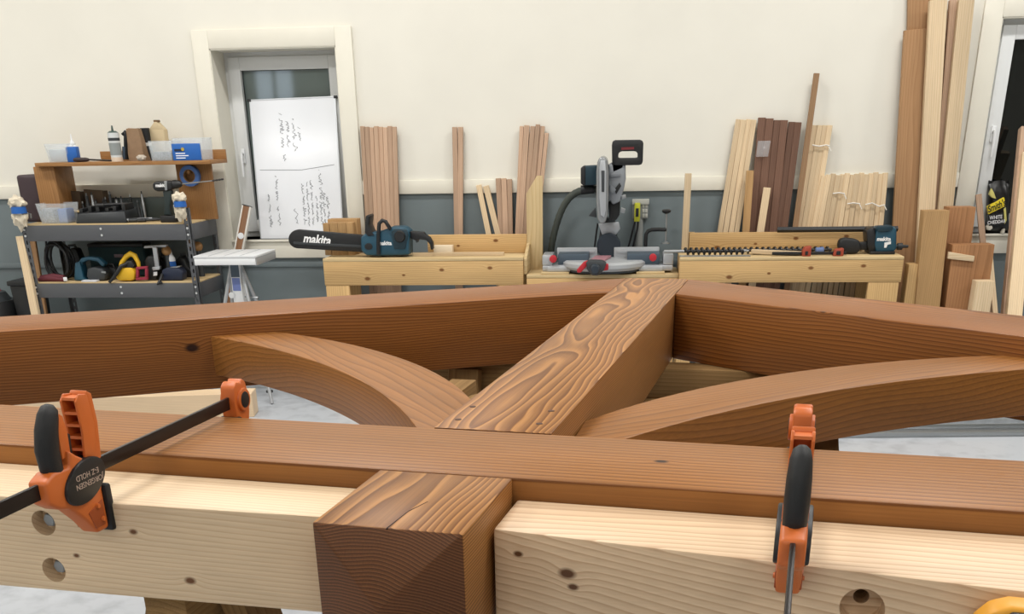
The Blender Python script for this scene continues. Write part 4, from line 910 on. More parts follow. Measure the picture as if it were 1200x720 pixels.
for (s, px_, py_, sz_) in (('WHITE', 1167.2, 255.0, .030), ('CHEDDAR', 1167.8, 260.4, .028)):
    a = W(px_, py_, yf); text(s, sz_, WHITE, pp, Matrix.Translation((a.x, yf + .0004, a.z)) @ Matrix.Rotation(-.10, 4, 'Y') @ FACE, bold=.0003, squash=.8, depth=.0004)
plate(bg, 'corn_picture', mat('pale_corn_yellow', '#d8d07a', .5), [(1159, 228), (1162, 221), (1165, 227), (1167, 233), (1163, 232)], yf + .01, yf + .004, yf + .03, bev=.001)
plate(bg, 'corn_picture', mat('pale_corn_yellow', '#d8d07a'), [(1176, 245), (1178.5, 243), (1179.5, 258), (1177, 263)], yf + .01, yf + .005, yf + .035, bev=.001)
plate(bg, 'popcorn_picture', mat('popcorn_white', '#cfcabc', .6), [(1155.5, 266), (1158, 263.5), (1162, 264.5), (1163, 267.5), (1160, 270), (1156.5, 269.5)], yf + .01, yf + .004, yf + .03, bev=.001)
plate(bg, 'popcorn_picture', mat('popcorn_white', '#cfcabc'), [(1173, 273), (1175, 269), (1177.5, 268), (1177, 273), (1174.5, 275)], yf + .01, yf + .004, yf + .03, bev=.001)

# ------------------------------------------------------------------ white stand and wooden level
Yf = 6.18; a, b = W(226, 300.5, Yf), W(299, 300.0, Yf); zt_ = (a.z + b.z) / 2; zl_ = W(262, 311, Yf).z; yb_ = 6.56
st = thing('work_stand', 'white metal roller stand with a broad flat top before the window', 'work stand', ((a.x + b.x) / 2, 6.4, 0))
part(st, 'top', mat('white_enamel', '#d4d6d8', .35), MB().box(a.x, b.x, Yf, yb_, zt_ - .014, zt_), bev=.003)
part(st, 'front_flange', WHITEP, MB().box(a.x + .004, b.x - .004, Yf, Yf + .012, zl_, zt_ - .015), bev=.002)
part(st, 'side_flange', SILVER, MB().box(b.x - .012, b.x, Yf + .013, yb_, zt_ - .055, zt_ - .015), bev=.002)
part(st, 'side_flange', SILVER, MB().box(a.x, a.x + .012, Yf + .013, yb_, zt_ - .055, zt_ - .015), bev=.002)
for i in range(1, 4):
    xx = a.x + (b.x - a.x) * i / 4; part(st, 'top_groove', mat('groove_grey', '#9fa3a7', .5), MB().box(xx - .002, xx + .002, Yf + .002, yb_ - .002, zt_, zt_ + .0012))
px0, px1 = W(274, 340, 6.36).x, W(286, 340, 6.36).x
cl = part(st, 'column', WHITEP, MB().box(px0, px1, 6.33, 6.39, .10, zt_ - .06), bev=.006)
part(cl, 'column_label', mat('periwinkle_label', '#6f7fb8', .5), MB().box(px0 + .008, px1 - .008, 6.3275, 6.331, W(280, 341, 6.33).z, W(280, 326, 6.33).z))
part(cl, 'column_painted_shade', mat('blue_grey_metal', '#4a5763'), MB().box(px0 + .006, px1 - .006, 6.327, 6.331, W(280, 325, 6.33).z, zl_ + .002))  # dark sheet that paints the shade below the stand top onto the column
for (sx_, yy) in ((-1, 6.15), (1, 6.15), (-1, 6.60), (1, 6.60)):
    part(st, 'leg', SILVER, MB().tube([((px0 + px1) / 2 + sx_ * .03, 6.36, zt_ - .07), ((px0 + px1) / 2 + sx_ * .20, yy, .005)], .011, 8), smooth=40)
part(cl, 'tube_collar', STEEL, MB().box(px0 - .012, px1 + .012, 6.32, 6.40, zt_ - .060, zt_ - .014), bev=.004)
q = W(290, 348, 6.36); part(cl, 'lock_lever', STEEL, MB().tube([(px1, 6.36, q.z), (px1 + .05, 6.34, q.z), (px1 + .09, 6.34, q.z - .002)], [.006, .006, .009], 8), smooth=40)
q = W(276, 346, 6.33); part(cl, 'lock_disc', WHITEP, MB().cyl((px0 - .004, 6.318, q.z), (px0 - .004, 6.33, q.z), .018, n=16), bev=.002, smooth=40)
A, B = W(282, 291, 6.985), W(289.5, 242, 7.04); A.z = zt_ - .01
lv = thing('spirit_level', 'brown wooden spirit level with metal edges leaning on the window casing', 'spirit level', A)
x = (B - A).normalized(); A = B - x * (B.z / x.z); y = Vector((1, 0, 0)); y = (y - x * y.dot(x)).normalized(); z = x.cross(y); LM = Matrix.Translation(A) @ Matrix((x, y, z)).transposed().to_4x4(); L_ = (B - A).length; lw = .052
def lpart(par, nm, m, mb, **k): mb.bm.transform(LM); return mb.build(nm, m, par, frame=LM.to_3x3(), **k)
lbm = lpart(lv, 'body', wood('level_mahogany', '#8f6748', '#6d4a30', ring=.006, pith=(.1, .1), dist=.01, contrast=.5), MB().box(0, L_, -lw / 2 + .005, lw / 2 - .005, -.014, .014), bev=.001)
for s in (-1, 1): lpart(lv, 'metal_edge', mat('pale_aluminium', '#cfccc4', .4, metal=.3), MB().box(0, L_, s * lw / 2 - .0055, s * lw / 2 + .0055, -.015, .015), bev=.001)
fL = L_ - .19
lpart(lv, 'vial', WHITEP, MB().lathe([(.012, -.016), (.020, -.016), (.020, .016), (.012, .016)], (fL, 0, 0), 18), smooth=40)
lpart(lv, 'end_cap', DGREY, MB().box(L_, L_ + .006, -lw / 2 - .004, lw / 2 + .004, -.016, .016), bev=.001)

# ------------------------------------------------------------------ steel rack with a wooden hutch
RYF, RYB = 6.58, 7.02
rl, rr_ = W(24, 262, RYF).x, W(222, 260, RYF).x
z1_, z2_ = W(120, 262.5, RYF).z, W(130, 331, RYF).z
rk = thing('steel_rack', 'grey steel boltless rack with two plywood shelves against the wall', 'rack', ((rl + rr_) / 2, 6.8, 0))
def rpost(x, y, sx_, sy_, ztop):
    mb = MB(); w = .036; t_ = .003
    x0, x1 = (x, x + sx_ * w); xa, xb = min(x0, x1), max(x0, x1)
    ya = y if sy_ > 0 else y - t_
    mb.box(xa, xa + .013, ya, ya + t_, 0, ztop).box(xb - .013, xb, ya, ya + t_, 0, ztop)
    z = .0
    while z < ztop: mb.box(xa + .013, xb - .013, ya, ya + t_, z, min(z + .020, ztop)); z += .044
    y0, y1 = sorted((y, y + sy_ * w)); xo = x if sx_ > 0 else x - t_
    mb.box(xo, xo + t_, y0, y1, 0, ztop)
    bmesh.ops.remove_doubles(mb.bm, verts=mb.bm.verts[:], dist=.0005)
    return part(rk, 'post', GUNM, mb, smooth=0)
zpt = W(215, 250, RYF).z
rpost(rl, RYF, 1, 1, W(28, 257, RYF).z + .02); rpost(rr_, RYF, -1, 1, zpt + .03); rpost(rl, RYB, 1, -1, zpt + .1); rpost(rr_, RYB, -1, -1, W(255, 228, RYB).z)
BOLT = mat('bright_rivet', '#d8dadc', .35, metal=.6)
for (zz, dz) in ((z1_, .085), (z2_, .080)):
    part(rk, 'shelf_board', PLY, MB().box(rl + .004, rr_ - .004, RYF + .005, RYB - .005, zz - .014, zz), bev=.001)
    fb = part(rk, 'shelf_beam', GUNM, MB().box(rl + .03, rr_ - .03, RYF - .006, RYF - .0005, zz - .014 - dz, zz - .006), bev=.002)
    part(rk, 'shelf_beam', GUNM, MB().box(rl + .03, rr_ - .03, RYB + .0005, RYB + .006, zz - .014 - dz, zz - .006), bev=.002)
    for xx in (rl - .006, rr_ + .0005): part(rk, 'side_beam', GUNM, MB().box(xx, xx + .0055, RYF + .01, RYB - .01, zz - .014 - dz, zz - .006), bev=.002)
    xm = W(119 if zz > .9 else 131, 270, RYF).x
    for k_ in (.028, .066): part(fb, 'rivet', BOLT, MB().cyl((xm, RYF - .010, zz - k_), (xm, RYF - .005, zz - k_), .007, n=10), smooth=40)
    for k_ in (.03, .068):
        for xx in (rl + .018, rr_ - .018): part(rk, 'rivet', BOLT, MB().cyl((xx, RYF - .006, zz - k_), (xx, RYF + .001, zz - k_), .007, n=10), smooth=40)
zh0, zh1 = z1_, W(140, 194, 6.72).z
YH0, YH1 = 6.70, 7.0
h0, h1 = W(40, 190, YH0).x, W(246, 188, YH0).x
hu = thing('wooden_hutch', 'orange brown wooden hutch shelf standing on the steel rack', 'shelf', ((h0 + h1) / 2, 6.85, z1_))
part(hu, 'top_board', HUTCH, MB().box(h0, h1, YH0, YH1, zh1, zh1 + .022), bev=.002)
part(hu, 'back_lip', HUTCH, MB().box(h0 + .3, h1, YH1 - .018, YH1, zh1 + .022, W(150, 177, YH1).z), bev=.002)
a, b = W(45, 230, 6.74).x, W(69, 230, 6.74).x
part(hu, 'side_box', HUTCH, MB().box(a, b, 6.74, 6.98, z1_ + .001, zh1 - .001), grain='z', bev=.003)
a, b = W(209, 230, 6.84).x, W(250, 230, 6.84).x
part(hu, 'side_panel', HUTCH, MB().box(a, b, 6.86, 6.885, z1_ + .001, zh1 - .001), grain='z', bev=.002)

def P(px, py, Y): return W(px, py, Y)
def bin_(name, label, x0, x1, y0, zb, Y, dep, m=CLEAR, cat='plastic bin', contents=None, taper=.85):
    a, b = W(x0, y0, Y), W(x1, y0, Y); zt = a.z; cx = (a.x + b.x) / 2; hw = (b.x - a.x) / 2
    t = thing(name, label, cat, (cx, Y + dep / 2, zb)); th = .003
    def ringv(mb, k, z, inset): return [mb.bm.verts.new((cx + sx_ * (hw * k - inset), Y + dep / 2 + sy_ * (dep / 2 * k - inset), z)) for sx_, sy_ in ((-1, -1), (1, -1), (1, 1), (-1, 1))]
    mb = MB(); R_ = [ringv(mb, taper, zb, 0), ringv(mb, 1, zt, 0), ringv(mb, 1, zt, th), ringv(mb, taper, zb + th, th)]
    for A, B in zip(R_[:-1], R_[1:]):
        for i in range(4): mb.bm.faces.new((A[i], A[(i + 1) % 4], B[(i + 1) % 4], B[i]))
    mb.bm.faces.new(R_[0][::-1]); mb.bm.faces.new(R_[3])
    part(t, 'tub', m, mb, smooth=0)
    part(t, 'rim', WHITEP, MB().box(cx - hw - .003, cx + hw + .003, Y - .003, Y + .002, zt - .006, zt + .002).box(cx - hw - .003, cx + hw + .003, Y + dep - .002, Y + dep + .003, zt - .006, zt + .002), bev=.001) if False else None
    if contents:
        for (nm, m_, f0, f1, hh) in contents:
            part(t, nm, m_, MB().box(cx - hw * taper + 2 * hw * taper * f0 + .006, cx - hw * taper + 2 * hw * taper * f1 - .006, Y + dep * .14, Y + dep * .84, zb + .006, zb + (zt - zb) * hh), bev=.006)
    return t
ztop = zh1 + .022
SCREW = mat('loose_hardware_grey', '#8d9298', .6, noise=.5, nscale=120, bump=.6)
bin_('clear_bin', 'clear plastic tub on the hutch top beside the white glue bottle', 51, 78, 169, ztop, 6.74, .12, contents=[('contents', mat('frosted_fill', '#c9d0d6', .6), .0, 1, .7)])
a, b = W(77, 186, 6.74), W(88, 172, 6.74); tag(MB().box(a.x + .006, b.x, 6.745, 6.79, ztop, b.z).build('blue_box', BLUE, bev=.004), 'small blue box between clear tub and white glue bottle', 'box')
def bottle(label, px, y0, y1, r, Y, prof, ms, name='bottle', cat='bottle', zb=None):
    zb = ztop if zb is None else zb; c = W(px, y1, Y); t = thing(name, label, cat, (c.x, Y, zb)); hgt = W(px, y0, Y).z - zb
    for (nm, m_, pts) in prof: part(t, nm, m_, MB().lathe([(max(.0005, q * r), z * hgt) for q, z in pts], (c.x, Y, zb), 18), smooth=40)
    return t
bottle('white glue bottle with a pointed nozzle on the hutch top', 88, 157, 187, .034, 6.85, [('body', WHITEP, [(.01, 0), (.95, 0), (1, .05), (1, .48), (.8, .58), (.35, .62), (.01, .62)]), ('cap', WHITEP, [(.01, .62), (.42, .62), (.35, .72), (.16, .78), (.08, 1), (.01, 1)]), ('label', mat('orange_brown_label', '#a0603c', .6), [(.9, .1), (1.02, .1), (1.02, .42), (.9, .42)])], ms)
bottle('tall white sealant tube with grey bands on the hutch top', 137.5, 147, 188, .034, 6.74, [('body', mat('tube_white', '#cfd2d2', .5), [(.01, 0), (1, 0), (1, .80), (.01, .80)]), ('base_band', mat('tube_tan', '#d7c3ae', .5), [(.9, .0), (1.03, .0), (1.03, .12), (.9, .12)]), ('print_band', DGREY, [(.9, .58), (1.02, .58), (1.02, .66), (.9, .66)]), ('print_band', mat('tube_grey', '#8d9392', .5), [(.9, .18), (1.02, .18), (1.02, .52), (.9, .52)]),
        ('shoulder', mat('tube_green', '#3d4f4a', .5), [(.01, .80), (.98, .80), (.55, .85), (.01, .85)]), ('nozzle', mat('tube_green', '#3d4f4a'), [(.01, .85), (.22, .85), (.12, 1), (.01, 1)])], ms, 'sealant_tube', 'tube')
t = thing('glue_gun', 'dark curved tool standing between sealant tube and paper bag', 'tool', (W(147, 187, 6.80).x, 6.8, ztop))
part(t, 'hook', BLACK, MB().tube([W(148.5, 187, 6.8) * 1, W(147.5, 170, 6.8), W(148, 160, 6.8), W(146, 155, 6.8), W(143.5, 158, 6.8)], [.014, .013, .016, .014, .010], 10), smooth=60)
part(t, 'shaft', mat('slate_blue', '#4b5a6a', .5), MB().cyl(W(145.3, 186.5, 6.79), W(145, 172, 6.79), .010, n=10), smooth=40)
a, b = W(150.5, 187, 6.76), W(163.5, 151, 6.76)
mb = MB(); zt_ = b.z; mb.hexa([(a.x, 6.76, ztop), (b.x, 6.76, ztop), (b.x, 6.85, ztop), (a.x, 6.85, ztop)], [(a.x + .008, 6.785, zt_), (b.x - .014, 6.785, zt_ + .004), (b.x - .014, 6.825, zt_), (a.x + .008, 6.825, zt_ + .006)])
bmesh.ops.subdivide_edges(mb.bm, edges=mb.bm.edges[:], cuts=3, use_grid_fill=True)
for v in mb.bm.verts: v.co.y += .006 * math.sin(v.co.z * 90 + v.co.x * 70); v.co.x += .003 * math.sin(v.co.z * 120)
tag(mb.build('paper_bag', PAPER, smooth=20), 'crumpled brown paper bag standing on the hutch top', 'paper bag')
a = W(166, 187, 6.72); tag(MB().blob((a.x, 6.72, ztop + .018), .03, .025, .018, .12).build('crumpled_tissue', mat('tissue', '#b9aea0', .9)), 'small crumpled tissue lying beside the brown paper bag', 'tissue')
bottle('black square bottle behind the clear bin of hardware', 175, 150, 187, .028, 6.90, [('body', BLACK, [(.01, 0), (1, 0), (1, .75), (.01, .75)]), ('label', mat('pale_label', '#c9c9c4', .5), [(.9, .45), (1.03, .45), (1.03, .55), (.9, .55)]), ('cap', BLACK, [(.01, .75), (1, .75), (1, 1), (.01, 1)])], ms)
a, b = W(180, 187, 6.93), W(192.5, 152, 6.93)
t = thing('cream_carton', 'cream folded top carton behind the clear bin of hardware', 'carton', ((a.x + b.x) / 2, 6.93, ztop))
cr = mat('cream_carton', '#cbb894', .7); part(t, 'body', cr, MB().box(a.x, b.x, 6.92, 6.98, ztop, b.z), bev=.002)
part(t, 'gable', cr, MB().prism([(a.x, b.z), (b.x, b.z), ((a.x + b.x) / 2 + .006, b.z + .045), ((a.x + b.x) / 2 - .006, b.z + .045)], 'y', 6.922, 6.978), bev=.001)
part(t, 'fold', mat('carton_brown', '#6d5236', .7), MB().box((a.x + b.x) / 2 - .014, (a.x + b.x) / 2 + .014, 6.93, 6.97, b.z + .044, b.z + .056), bev=.002)
bin_('clear_bin', 'clear plastic bin of small hardware on the hutch top', 173, 200, 165.5, ztop, 6.71, .16, contents=[('hardware', SCREW, 0, .96, .45)], taper=.9)
bin_('clear_bin', 'clear plastic case holding a blue pack on the hutch top', 201, 236, 162, ztop, 6.72, .17, contents=[('blue_pack', mat('navy_plastic', '#20304f', .5), .0, .12, .62)], taper=.95)
a, b = W(203, 184, 6.712), W(234, 168, 6.712)
t = thing('blue_pack', 'blue printed pack leaning on the clear case on the hutch', 'pack', ((a.x + b.x) / 2, 6.712, ztop))
part(t, 'card', BLUE, MB().box(a.x, b.x, 6.708, 6.717, ztop, b.z), bev=.002)
part(t, 'badge', mat('dark_navy', '#131f38', .5), MB().box(a.x + .015, a.x + .075, 6.7065, 6.709, (a.z + b.z) / 2 - .006, b.z - .03))
q = W(214, 175, 6.706); part(t, 'round_badge', mat('gold_badge', '#b9a040', .5), MB().cyl((q.x, 6.7045, q.z), (q.x, 6.707, q.z), .010, n=14), smooth=40)
for i in range(3): part(t, 'printed_line', WHITE, MB().box(a.x + .02, a.x + .08 + .02 * (i % 2), 6.7066, 6.709, ztop + .012 + .013 * i, ztop + .017 + .013 * i))
# tools lying on the hutch
t = thing('screwdriver', 'dark screwdriver lying on the hutch top', 'screwdriver', (W(98, 187, 6.715).x, 6.715, ztop))
A, B, C_ = W(86, 186, 6.72), W(104, 186, 6.72), W(131, 186.5, 6.72); zz = ztop + .014
part(t, 'handle', mat('dark_maroon_grip', '#2d1c1b', .5), MB().tube([(A.x, 6.72, zz), (A.x + .02, 6.72, zz), (B.x - .02, 6.72, zz), (B.x, 6.72, zz)], [.008, .014, .013, .008], 10), smooth=50)
part(t, 'shaft', DSTEEL, MB().cyl((B.x, 6.72, zz), (C_.x, 6.72, ztop + .006), .005, n=8), smooth=40)
# roll of blue tape on the side panel
q = W(224, 206, 6.85); t = thing('tape_roll', 'roll of blue masking tape hanging on the hutch side panel', 'tape', (q.x, 6.84, q.z - .06))
def ringmesh(c, r0, r1, y0, y1, n=28):
    mb = MB(); R_ = [[mb.bm.verts.new((c.x + r * math.cos(2 * PI * i / n), y, c.z + r * math.sin(2 * PI * i / n))) for i in range(n)] for r, y in ((r1, y0), (r1, y1), (r0, y1), (r0, y0))]
    for k_ in range(4):
        for i in range(n): mb.bm.faces.new((R_[k_][i], R_[k_][(i + 1) % n], R_[(k_ + 1) % 4][(i + 1) % n], R_[(k_ + 1) % 4][i]))
    return mb
part(t, 'tape', mat('blue_masking_tape', '#4a6fae', .6), ringmesh(q, .038, .062, 6.815, 6.855), bev=.002)
part(t, 'core', mat('cardboard_core', '#8a6a45', .8), ringmesh(q, .034, .038, 6.817, 6.855))
part(t, 'peg', HUTCH, MB().cyl((q.x, 6.81, q.z + .022), (q.x, 6.86, q.z + .022), .010, n=10), smooth=40)

# on the upper rack shelf
a, b = W(27, 252, 6.76), W(44, 205, 6.76)
t = thing('vinyl_case', 'dark brown rounded case standing beside the hutch', 'case', ((a.x + b.x) / 2, 6.86, z1_))
part(t, 'shell', PURPLE, MB().box(a.x, b.x, 6.76, 6.96, z1_ + .001, b.z), bev=.018, seg=3)
part(t, 'clasp', DGREY, MB().cyl((b.x - .02, 6.86, b.z), (b.x - .02, 6.90, b.z + .02), .012, n=10), smooth=40)
bin_('clear_bin', 'clear plastic bin with a blue pack on the upper rack shelf', 41, 77, 239, z1_, 6.62, .16, contents=[('hardware', SCREW, 0, .52, .75), ('blue_pack', BLUE, .6, 1, .72)])
def glove(label, px, py, Y, s):
    c = W(px, py, Y); t = thing('cloth_rag', label, 'cloth', (c.x, Y, c.z - .06 * s))
    part(t, 'fold', CLOTH, MB().blob((c.x, Y, c.z + .035 * s), .045 * s, .035 * s, .035 * s, .22), smooth=60)
    part(t, 'fold', CLOTH, MB().blob((c.x - .004, Y + .003, c.z - .045 * s), .038 * s, .03 * s, .055 * s, .26), smooth=60)
    part(t, 'blue_band', BLUE, MB().lathe([(.02 * s, -.018 * s), (.040 * s, -.018 * s), (.038 * s, .016 * s), (.02 * s, .016 * s)], (c.x, Y, c.z), 16), smooth=50)
    return t
glove('cream cloth with a blue band draped on the rack post beside the brown case', 22, 246, RYF - .012, 1.15); glove('cream cloth with a blue band draped on the rack post beside the drill', 211, 239, RYF - .012, .95)
t = thing('wire_tangle', 'pale wire bracket beside the brown case on the rack', 'bracket', (W(34, 252, 6.64).x, 6.64, z1_))
part(t, 'wire', STEEL, MB().tube([W(31, 257, 6.64), W(33, 250, 6.64), W(36, 251, 6.64), W(36.5, 256, 6.64)], .006, 8), smooth=50)
for (x0_, x1_, y0_, yy, lab) in ((79, 93, 225, 6.90, 'dark cardboard box beside the hutch box on the rack'), (104, 120, 224, 6.92, 'dark brown box behind the black tool tray')):
    a, b = W(x0_, 258, yy), W(x1_, y0_, yy); t = thing('cardboard_box', lab, 'box', ((a.x + b.x) / 2, yy + .05, z1_))
    cbm = mat('dark_cardboard', '#4a3a29', .85); part(t, 'body', cbm, MB().box(a.x, b.x, yy, yy + .07, z1_, b.z), bev=.002)
    part(t, 'flap', cbm, MB().prism([(a.x, b.z - .002), (b.x, b.z - .002), (b.x, b.z + .004), (a.x, b.z + .012)], 'y', yy + .002, yy + .006))
a, b = W(80, 247, 6.78), W(120, 241.5, 6.78)
tag(MB().box(a.x, b.x, 6.76, 6.88, a.z - .01, a.z).build('thin_board', PLY, bev=.001), 'thin pale board lying on boxes beside the black tray', 'board')
tag(MB().box(a.x + .02, b.x - .02, 6.775, 6.875, z1_, a.z - .0105).build('support_box', BLACK, bev=.004), 'black box under the thin pale board on the rack', 'box')
# black tray full of bits and tools
a, b = W(88, 261, 6.62), W(146, 246, 6.62)
ty = thing('tool_tray', 'black plastic tool case full of loose drill bits on the rack', 'tool case', ((a.x + b.x) / 2, 6.72, z1_))
mb = MB().hexa([(a.x, 6.62, z1_), (b.x, 6.62, z1_), (b.x, 6.82, z1_), (a.x, 6.82, z1_)], [(a.x + .02, 6.635, b.z - .02), (b.x - .01, 6.635, b.z - .008), (b.x - .01, 6.82, b.z), (a.x + .02, 6.82, b.z)])
part(ty, 'base', mat('case_black', '#23272b', .4), mb, bev=.008)
for i in range(6):
    xx = a.x + .03 + (b.x - a.x - .06) * i / 5; part(ty, 'rib', BLACK, MB().box(xx - .012, xx + .012, 6.66 + .01 * (i % 2), 6.80, b.z - .02, b.z + .008 + .012 * (i % 3)), bev=.004)
rs = random.Random(11)
TOOLM = [BLACK, DGREY, STEEL, mat('worn_steel', '#6e7174', .4, metal=.7), BLACK]
for i in range(13):
    px = 100 + i * 5.7 + rs.uniform(-2, 2); yy = 6.86 + rs.uniform(-.03, .03); top = 229 + rs.uniform(-5, 8); c = W(px, 255, yy); zt = W(px, top, yy).z; r = rs.uniform(.010, .018)
    t = thing('drill_bit_holder', 'small dark tool standing in the cluster behind the black tool case', 'tool', (c.x, yy, z1_), 0, 'tools clustered behind the tool case')
    part(t, 'body', TOOLM[i % 5], MB().lathe([(.0005, 0), (r, 0), (r, (zt - z1_) * .6), (r * .7, (zt - z1_) * .65), (r * .7, (zt - z1_) * .9), (.0005, (zt - z1_) * .9)], (c.x, yy, z1_), 12), smooth=40)
    part(t, 'tip', TOOLM[(i + 2) % 5], MB().lathe([(.0005, (zt - z1_) * .9), (r * .4, (zt - z1_) * .9), (r * .3, zt - z1_), (.0005, zt - z1_)], (c.x, yy, z1_), 10), smooth=40)
for i, (x0_, y0_, x1_, y1_, r, m_, lab) in enumerate(((145, 256, 180, 247, .013, SILVER, 'grey round bar tool lying across the black tool case'), (156, 260, 186, 252, .012, DGREY, 'dark bar tool lying beside the drill on the rack'),
                                          (166, 262, 196, 257, .010, BLACK, 'black bar tool lying against the drill base'), (116, 240, 150, 236, .012, BLACK, 'black wrench lying on top of the black tool case'))):
    A, B = W(x0_, y0_, 6.66), W(x1_, y1_, 6.74); zz = (z1_ + r + .002) if i != 3 else W(130, 246, 6.7).z + .03
    t = thing('bar_tool', lab, 'tool', ((A.x + B.x) / 2, 6.7, zz - r))
    part(t, 'shaft', m_, MB().tube([(A.x, 6.64 + .008 * i, zz), (B.x, 6.70 + .012 * i, zz + .002)], r * .8, 10), smooth=40)
    part(t, 'head', m_, MB().tube([(A.x - .02, 6.64 + .008 * i, zz), (A.x + .03, 6.645 + .008 * i, zz)], r, 8), smooth=40)
a, b = W(172, 262, 6.9), W(203, 231, 6.9)
tag(MB().box(a.x, b.x, 6.90, 6.98, z1_, b.z).build('grey_case', mat('grey_green_case', '#3c4644', .6), bev=.006), 'dark grey green case standing behind the drill', 'case')
# cordless drill
Y = 6.66; p = W(197, 262, Y); dr = thing('cordless_drill', 'black cordless drill with a long bit standing on the rack', 'drill', (p.x, Y, z1_))
dbd = plate(dr, 'motor_housing', BLACK, [(180.5, 215), (184, 212.5), (196, 212), (203, 212), (204, 222), (196, 224), (186, 224.5), (181.5, 222)], Y, Y - .032, Y + .032, bev=.012, seg=3)
plate(dbd, 'silver_ring', STEEL, [(194.5, 211.7), (198, 211.7), (198.6, 222.8), (195.6, 223.2)], Y, Y - .034, Y + .034, bev=.004)
a = W(188.5, 217.5, Y - .033); text('makita', .026, WHITE, dbd, Matrix.Translation((a.x, Y - .0325, a.z)) @ FACE, bold=.001)
A, B = W(203, 216.3, Y), W(213, 215.8, Y)
part(dr, 'chuck', BLACK, MB().tube([A, A.lerp(B, .3), A.lerp(B, .75), B], [.024, .025, .020, .012], 16), smooth=40)
plate(dr, 'grip', mat('drill_dark_green', '#1c2a2a', .5), [(192, 223), (202, 223), (202, 232), (200, 243), (202, 252), (193, 252), (194, 240)], Y, Y - .022, Y + .022, bev=.008, seg=2)
part(dr, 'battery', BLACK, MB().box(W(191, 260, Y).x, W(209, 260, Y).x, Y - .04, Y + .04, z1_ + .001, W(200, 252.5, Y).z), bev=.006)
C_ = W(249, 212, Y - .10); D_ = W(262, 210, Y - .13)
part(dr, 'bit', STEEL, MB().cyl(B, C_, .0035, n=8), smooth=40); part(dr, 'bit_tip', DBIT, MB().tube([C_.lerp(D_, k_ / 8) for k_ in range(9)], [.004, .006] * 4 + [.003], 8), smooth=0)

# on the lower rack shelf
def coil(label, px, py, r, Y, m, zb):
    c = W(px, py, Y); t = thing('cable_coil', label, 'cable', (c.x, Y, zb)); r_ = random.Random(5)
    for k_ in range(6):
        pts = []; ph = r_.uniform(0, 6); ax = r * r_.uniform(.75, 1.0); az = r * r_.uniform(.95, 1.2); oy = r_.uniform(-.03, .03); tilt = r_.uniform(-.25, .25)
        for i in range(25):
            a_ = 2 * PI * i / 24; x_, z_ = ax * math.cos(a_), az * math.sin(a_); pts.append((c.x + x_ * math.cos(tilt) - z_ * math.sin(tilt), Y + oy + .02 * math.sin(a_ + ph), max(zb + .009, c.z + x_ * math.sin(tilt) + z_ * math.cos(tilt))))
        part(t, 'loop', m, MB().tube(pts, .0085, 7), smooth=60)
    part(t, 'hanging_end', m, MB().tube([(c.x + .02, Y - .03, c.z + r * 1.1), (c.x - .05, Y - .02, c.z + r * 1.25), (c.x - .06, Y - .02, c.z + r * .6)], .008, 7), smooth=60)
    return t
coil('black cable coiled up on the lower rack shelf', 69, 305, .10, 6.70, BLACK, z2_)
t = thing('red_case_strap', 'dark red folded strap lying on the lower rack shelf', 'strap', (W(60, 327, 6.62).x, 6.62, z2_))
DR = mat('dark_red_fabric', '#5c1f2a', .7)
A, B = W(45, 328, 6.62), W(77, 327, 6.62)
part(t, 'band', DR, MB().tube([(A.x, 6.62, z2_ + .012), (A.x + .05, 6.63, z2_ + .022), (B.x - .04, 6.62, z2_ + .014), (B.x, 6.61, z2_ + .012)], [.010, .022, .014, .010], 10), smooth=60)
part(t, 'band', DR, MB().tube([(A.x + .01, 6.64, z2_ + .02), (A.x + .09, 6.645, z2_ + .030), (B.x - .02, 6.64, z2_ + .02)], .018, 10), smooth=60)
q = W(76, 324, 6.6); part(t, 'buckle', WHITEP, MB().box(q.x - .012, q.x + .012, 6.594, 6.604, z2_ + .006, z2_ + .03), bev=.003)
t = thing('jig_saw', 'teal and black power saw lying on the lower rack shelf', 'power saw', (W(108, 328, 6.68).x, 6.68, z2_))
Y = 6.68
plate(t, 'shoe', TEAL, [(91, 307), (97, 306), (101, 325), (105, 328.5), (90, 328)], Y, Y - .04, Y + .04, bev=.008)
plate(t, 'handle', TEAL, [(93, 308), (97, 302), (106, 300.5), (117, 302), (125, 309), (122, 313), (116, 306.5), (106, 304.5), (99, 307), (97, 315), (93, 316)], Y, Y - .025, Y + .03, bev=.008)
plate(t, 'motor', DGREY, [(106, 314), (113, 312), (124, 314), (128, 320), (127, 328), (108, 328.5), (105, 322)], Y, Y - .05, Y + .05, bev=.014, seg=2)
plate(t, 'trim', STEEL, [(119, 318), (124, 318.5), (124, 320.5), (119, 320)], Y - .05, Y - .053, Y - .049)
a, b = W(96, 329, 6.6), W(113, 326.5, 6.6); tag(MB().box(a.x, b.x, 6.592, 6.64, z2_, z2_ + .010).build('paper_slip', mat('paper_white', '#c9cbd0', .8), bev=.001), 'flat white leaflet lying on the lower rack shelf edge', 'leaflet')
a, b = W(110, 328, 6.88), W(170, 287, 6.88)
t = thing('tool_bag', 'dark teal tool bag behind the yellow tool on the rack', 'tool bag', ((a.x + b.x) / 2, 6.92, z2_))
part(t, 'body', mat('teal_fabric', '#1f3a3f', .8, bump=.3, nscale=200), MB().box(a.x, b.x, 6.86, 6.99, z2_, b.z), bev=.02, seg=3)
part(t, 'top_flap', BLACK, MB().box(a.x + .005, b.x - .005, 6.855, 6.985, b.z - .012, b.z + .012), bev=.008)
q = W(139, 300, 6.855); part(t, 'badge', mat('badge_mauve', '#7d6b72', .6), MB().box(q.x - .03, q.x + .03, 6.852, 6.861, q.z - .010, q.z + .010), bev=.001)
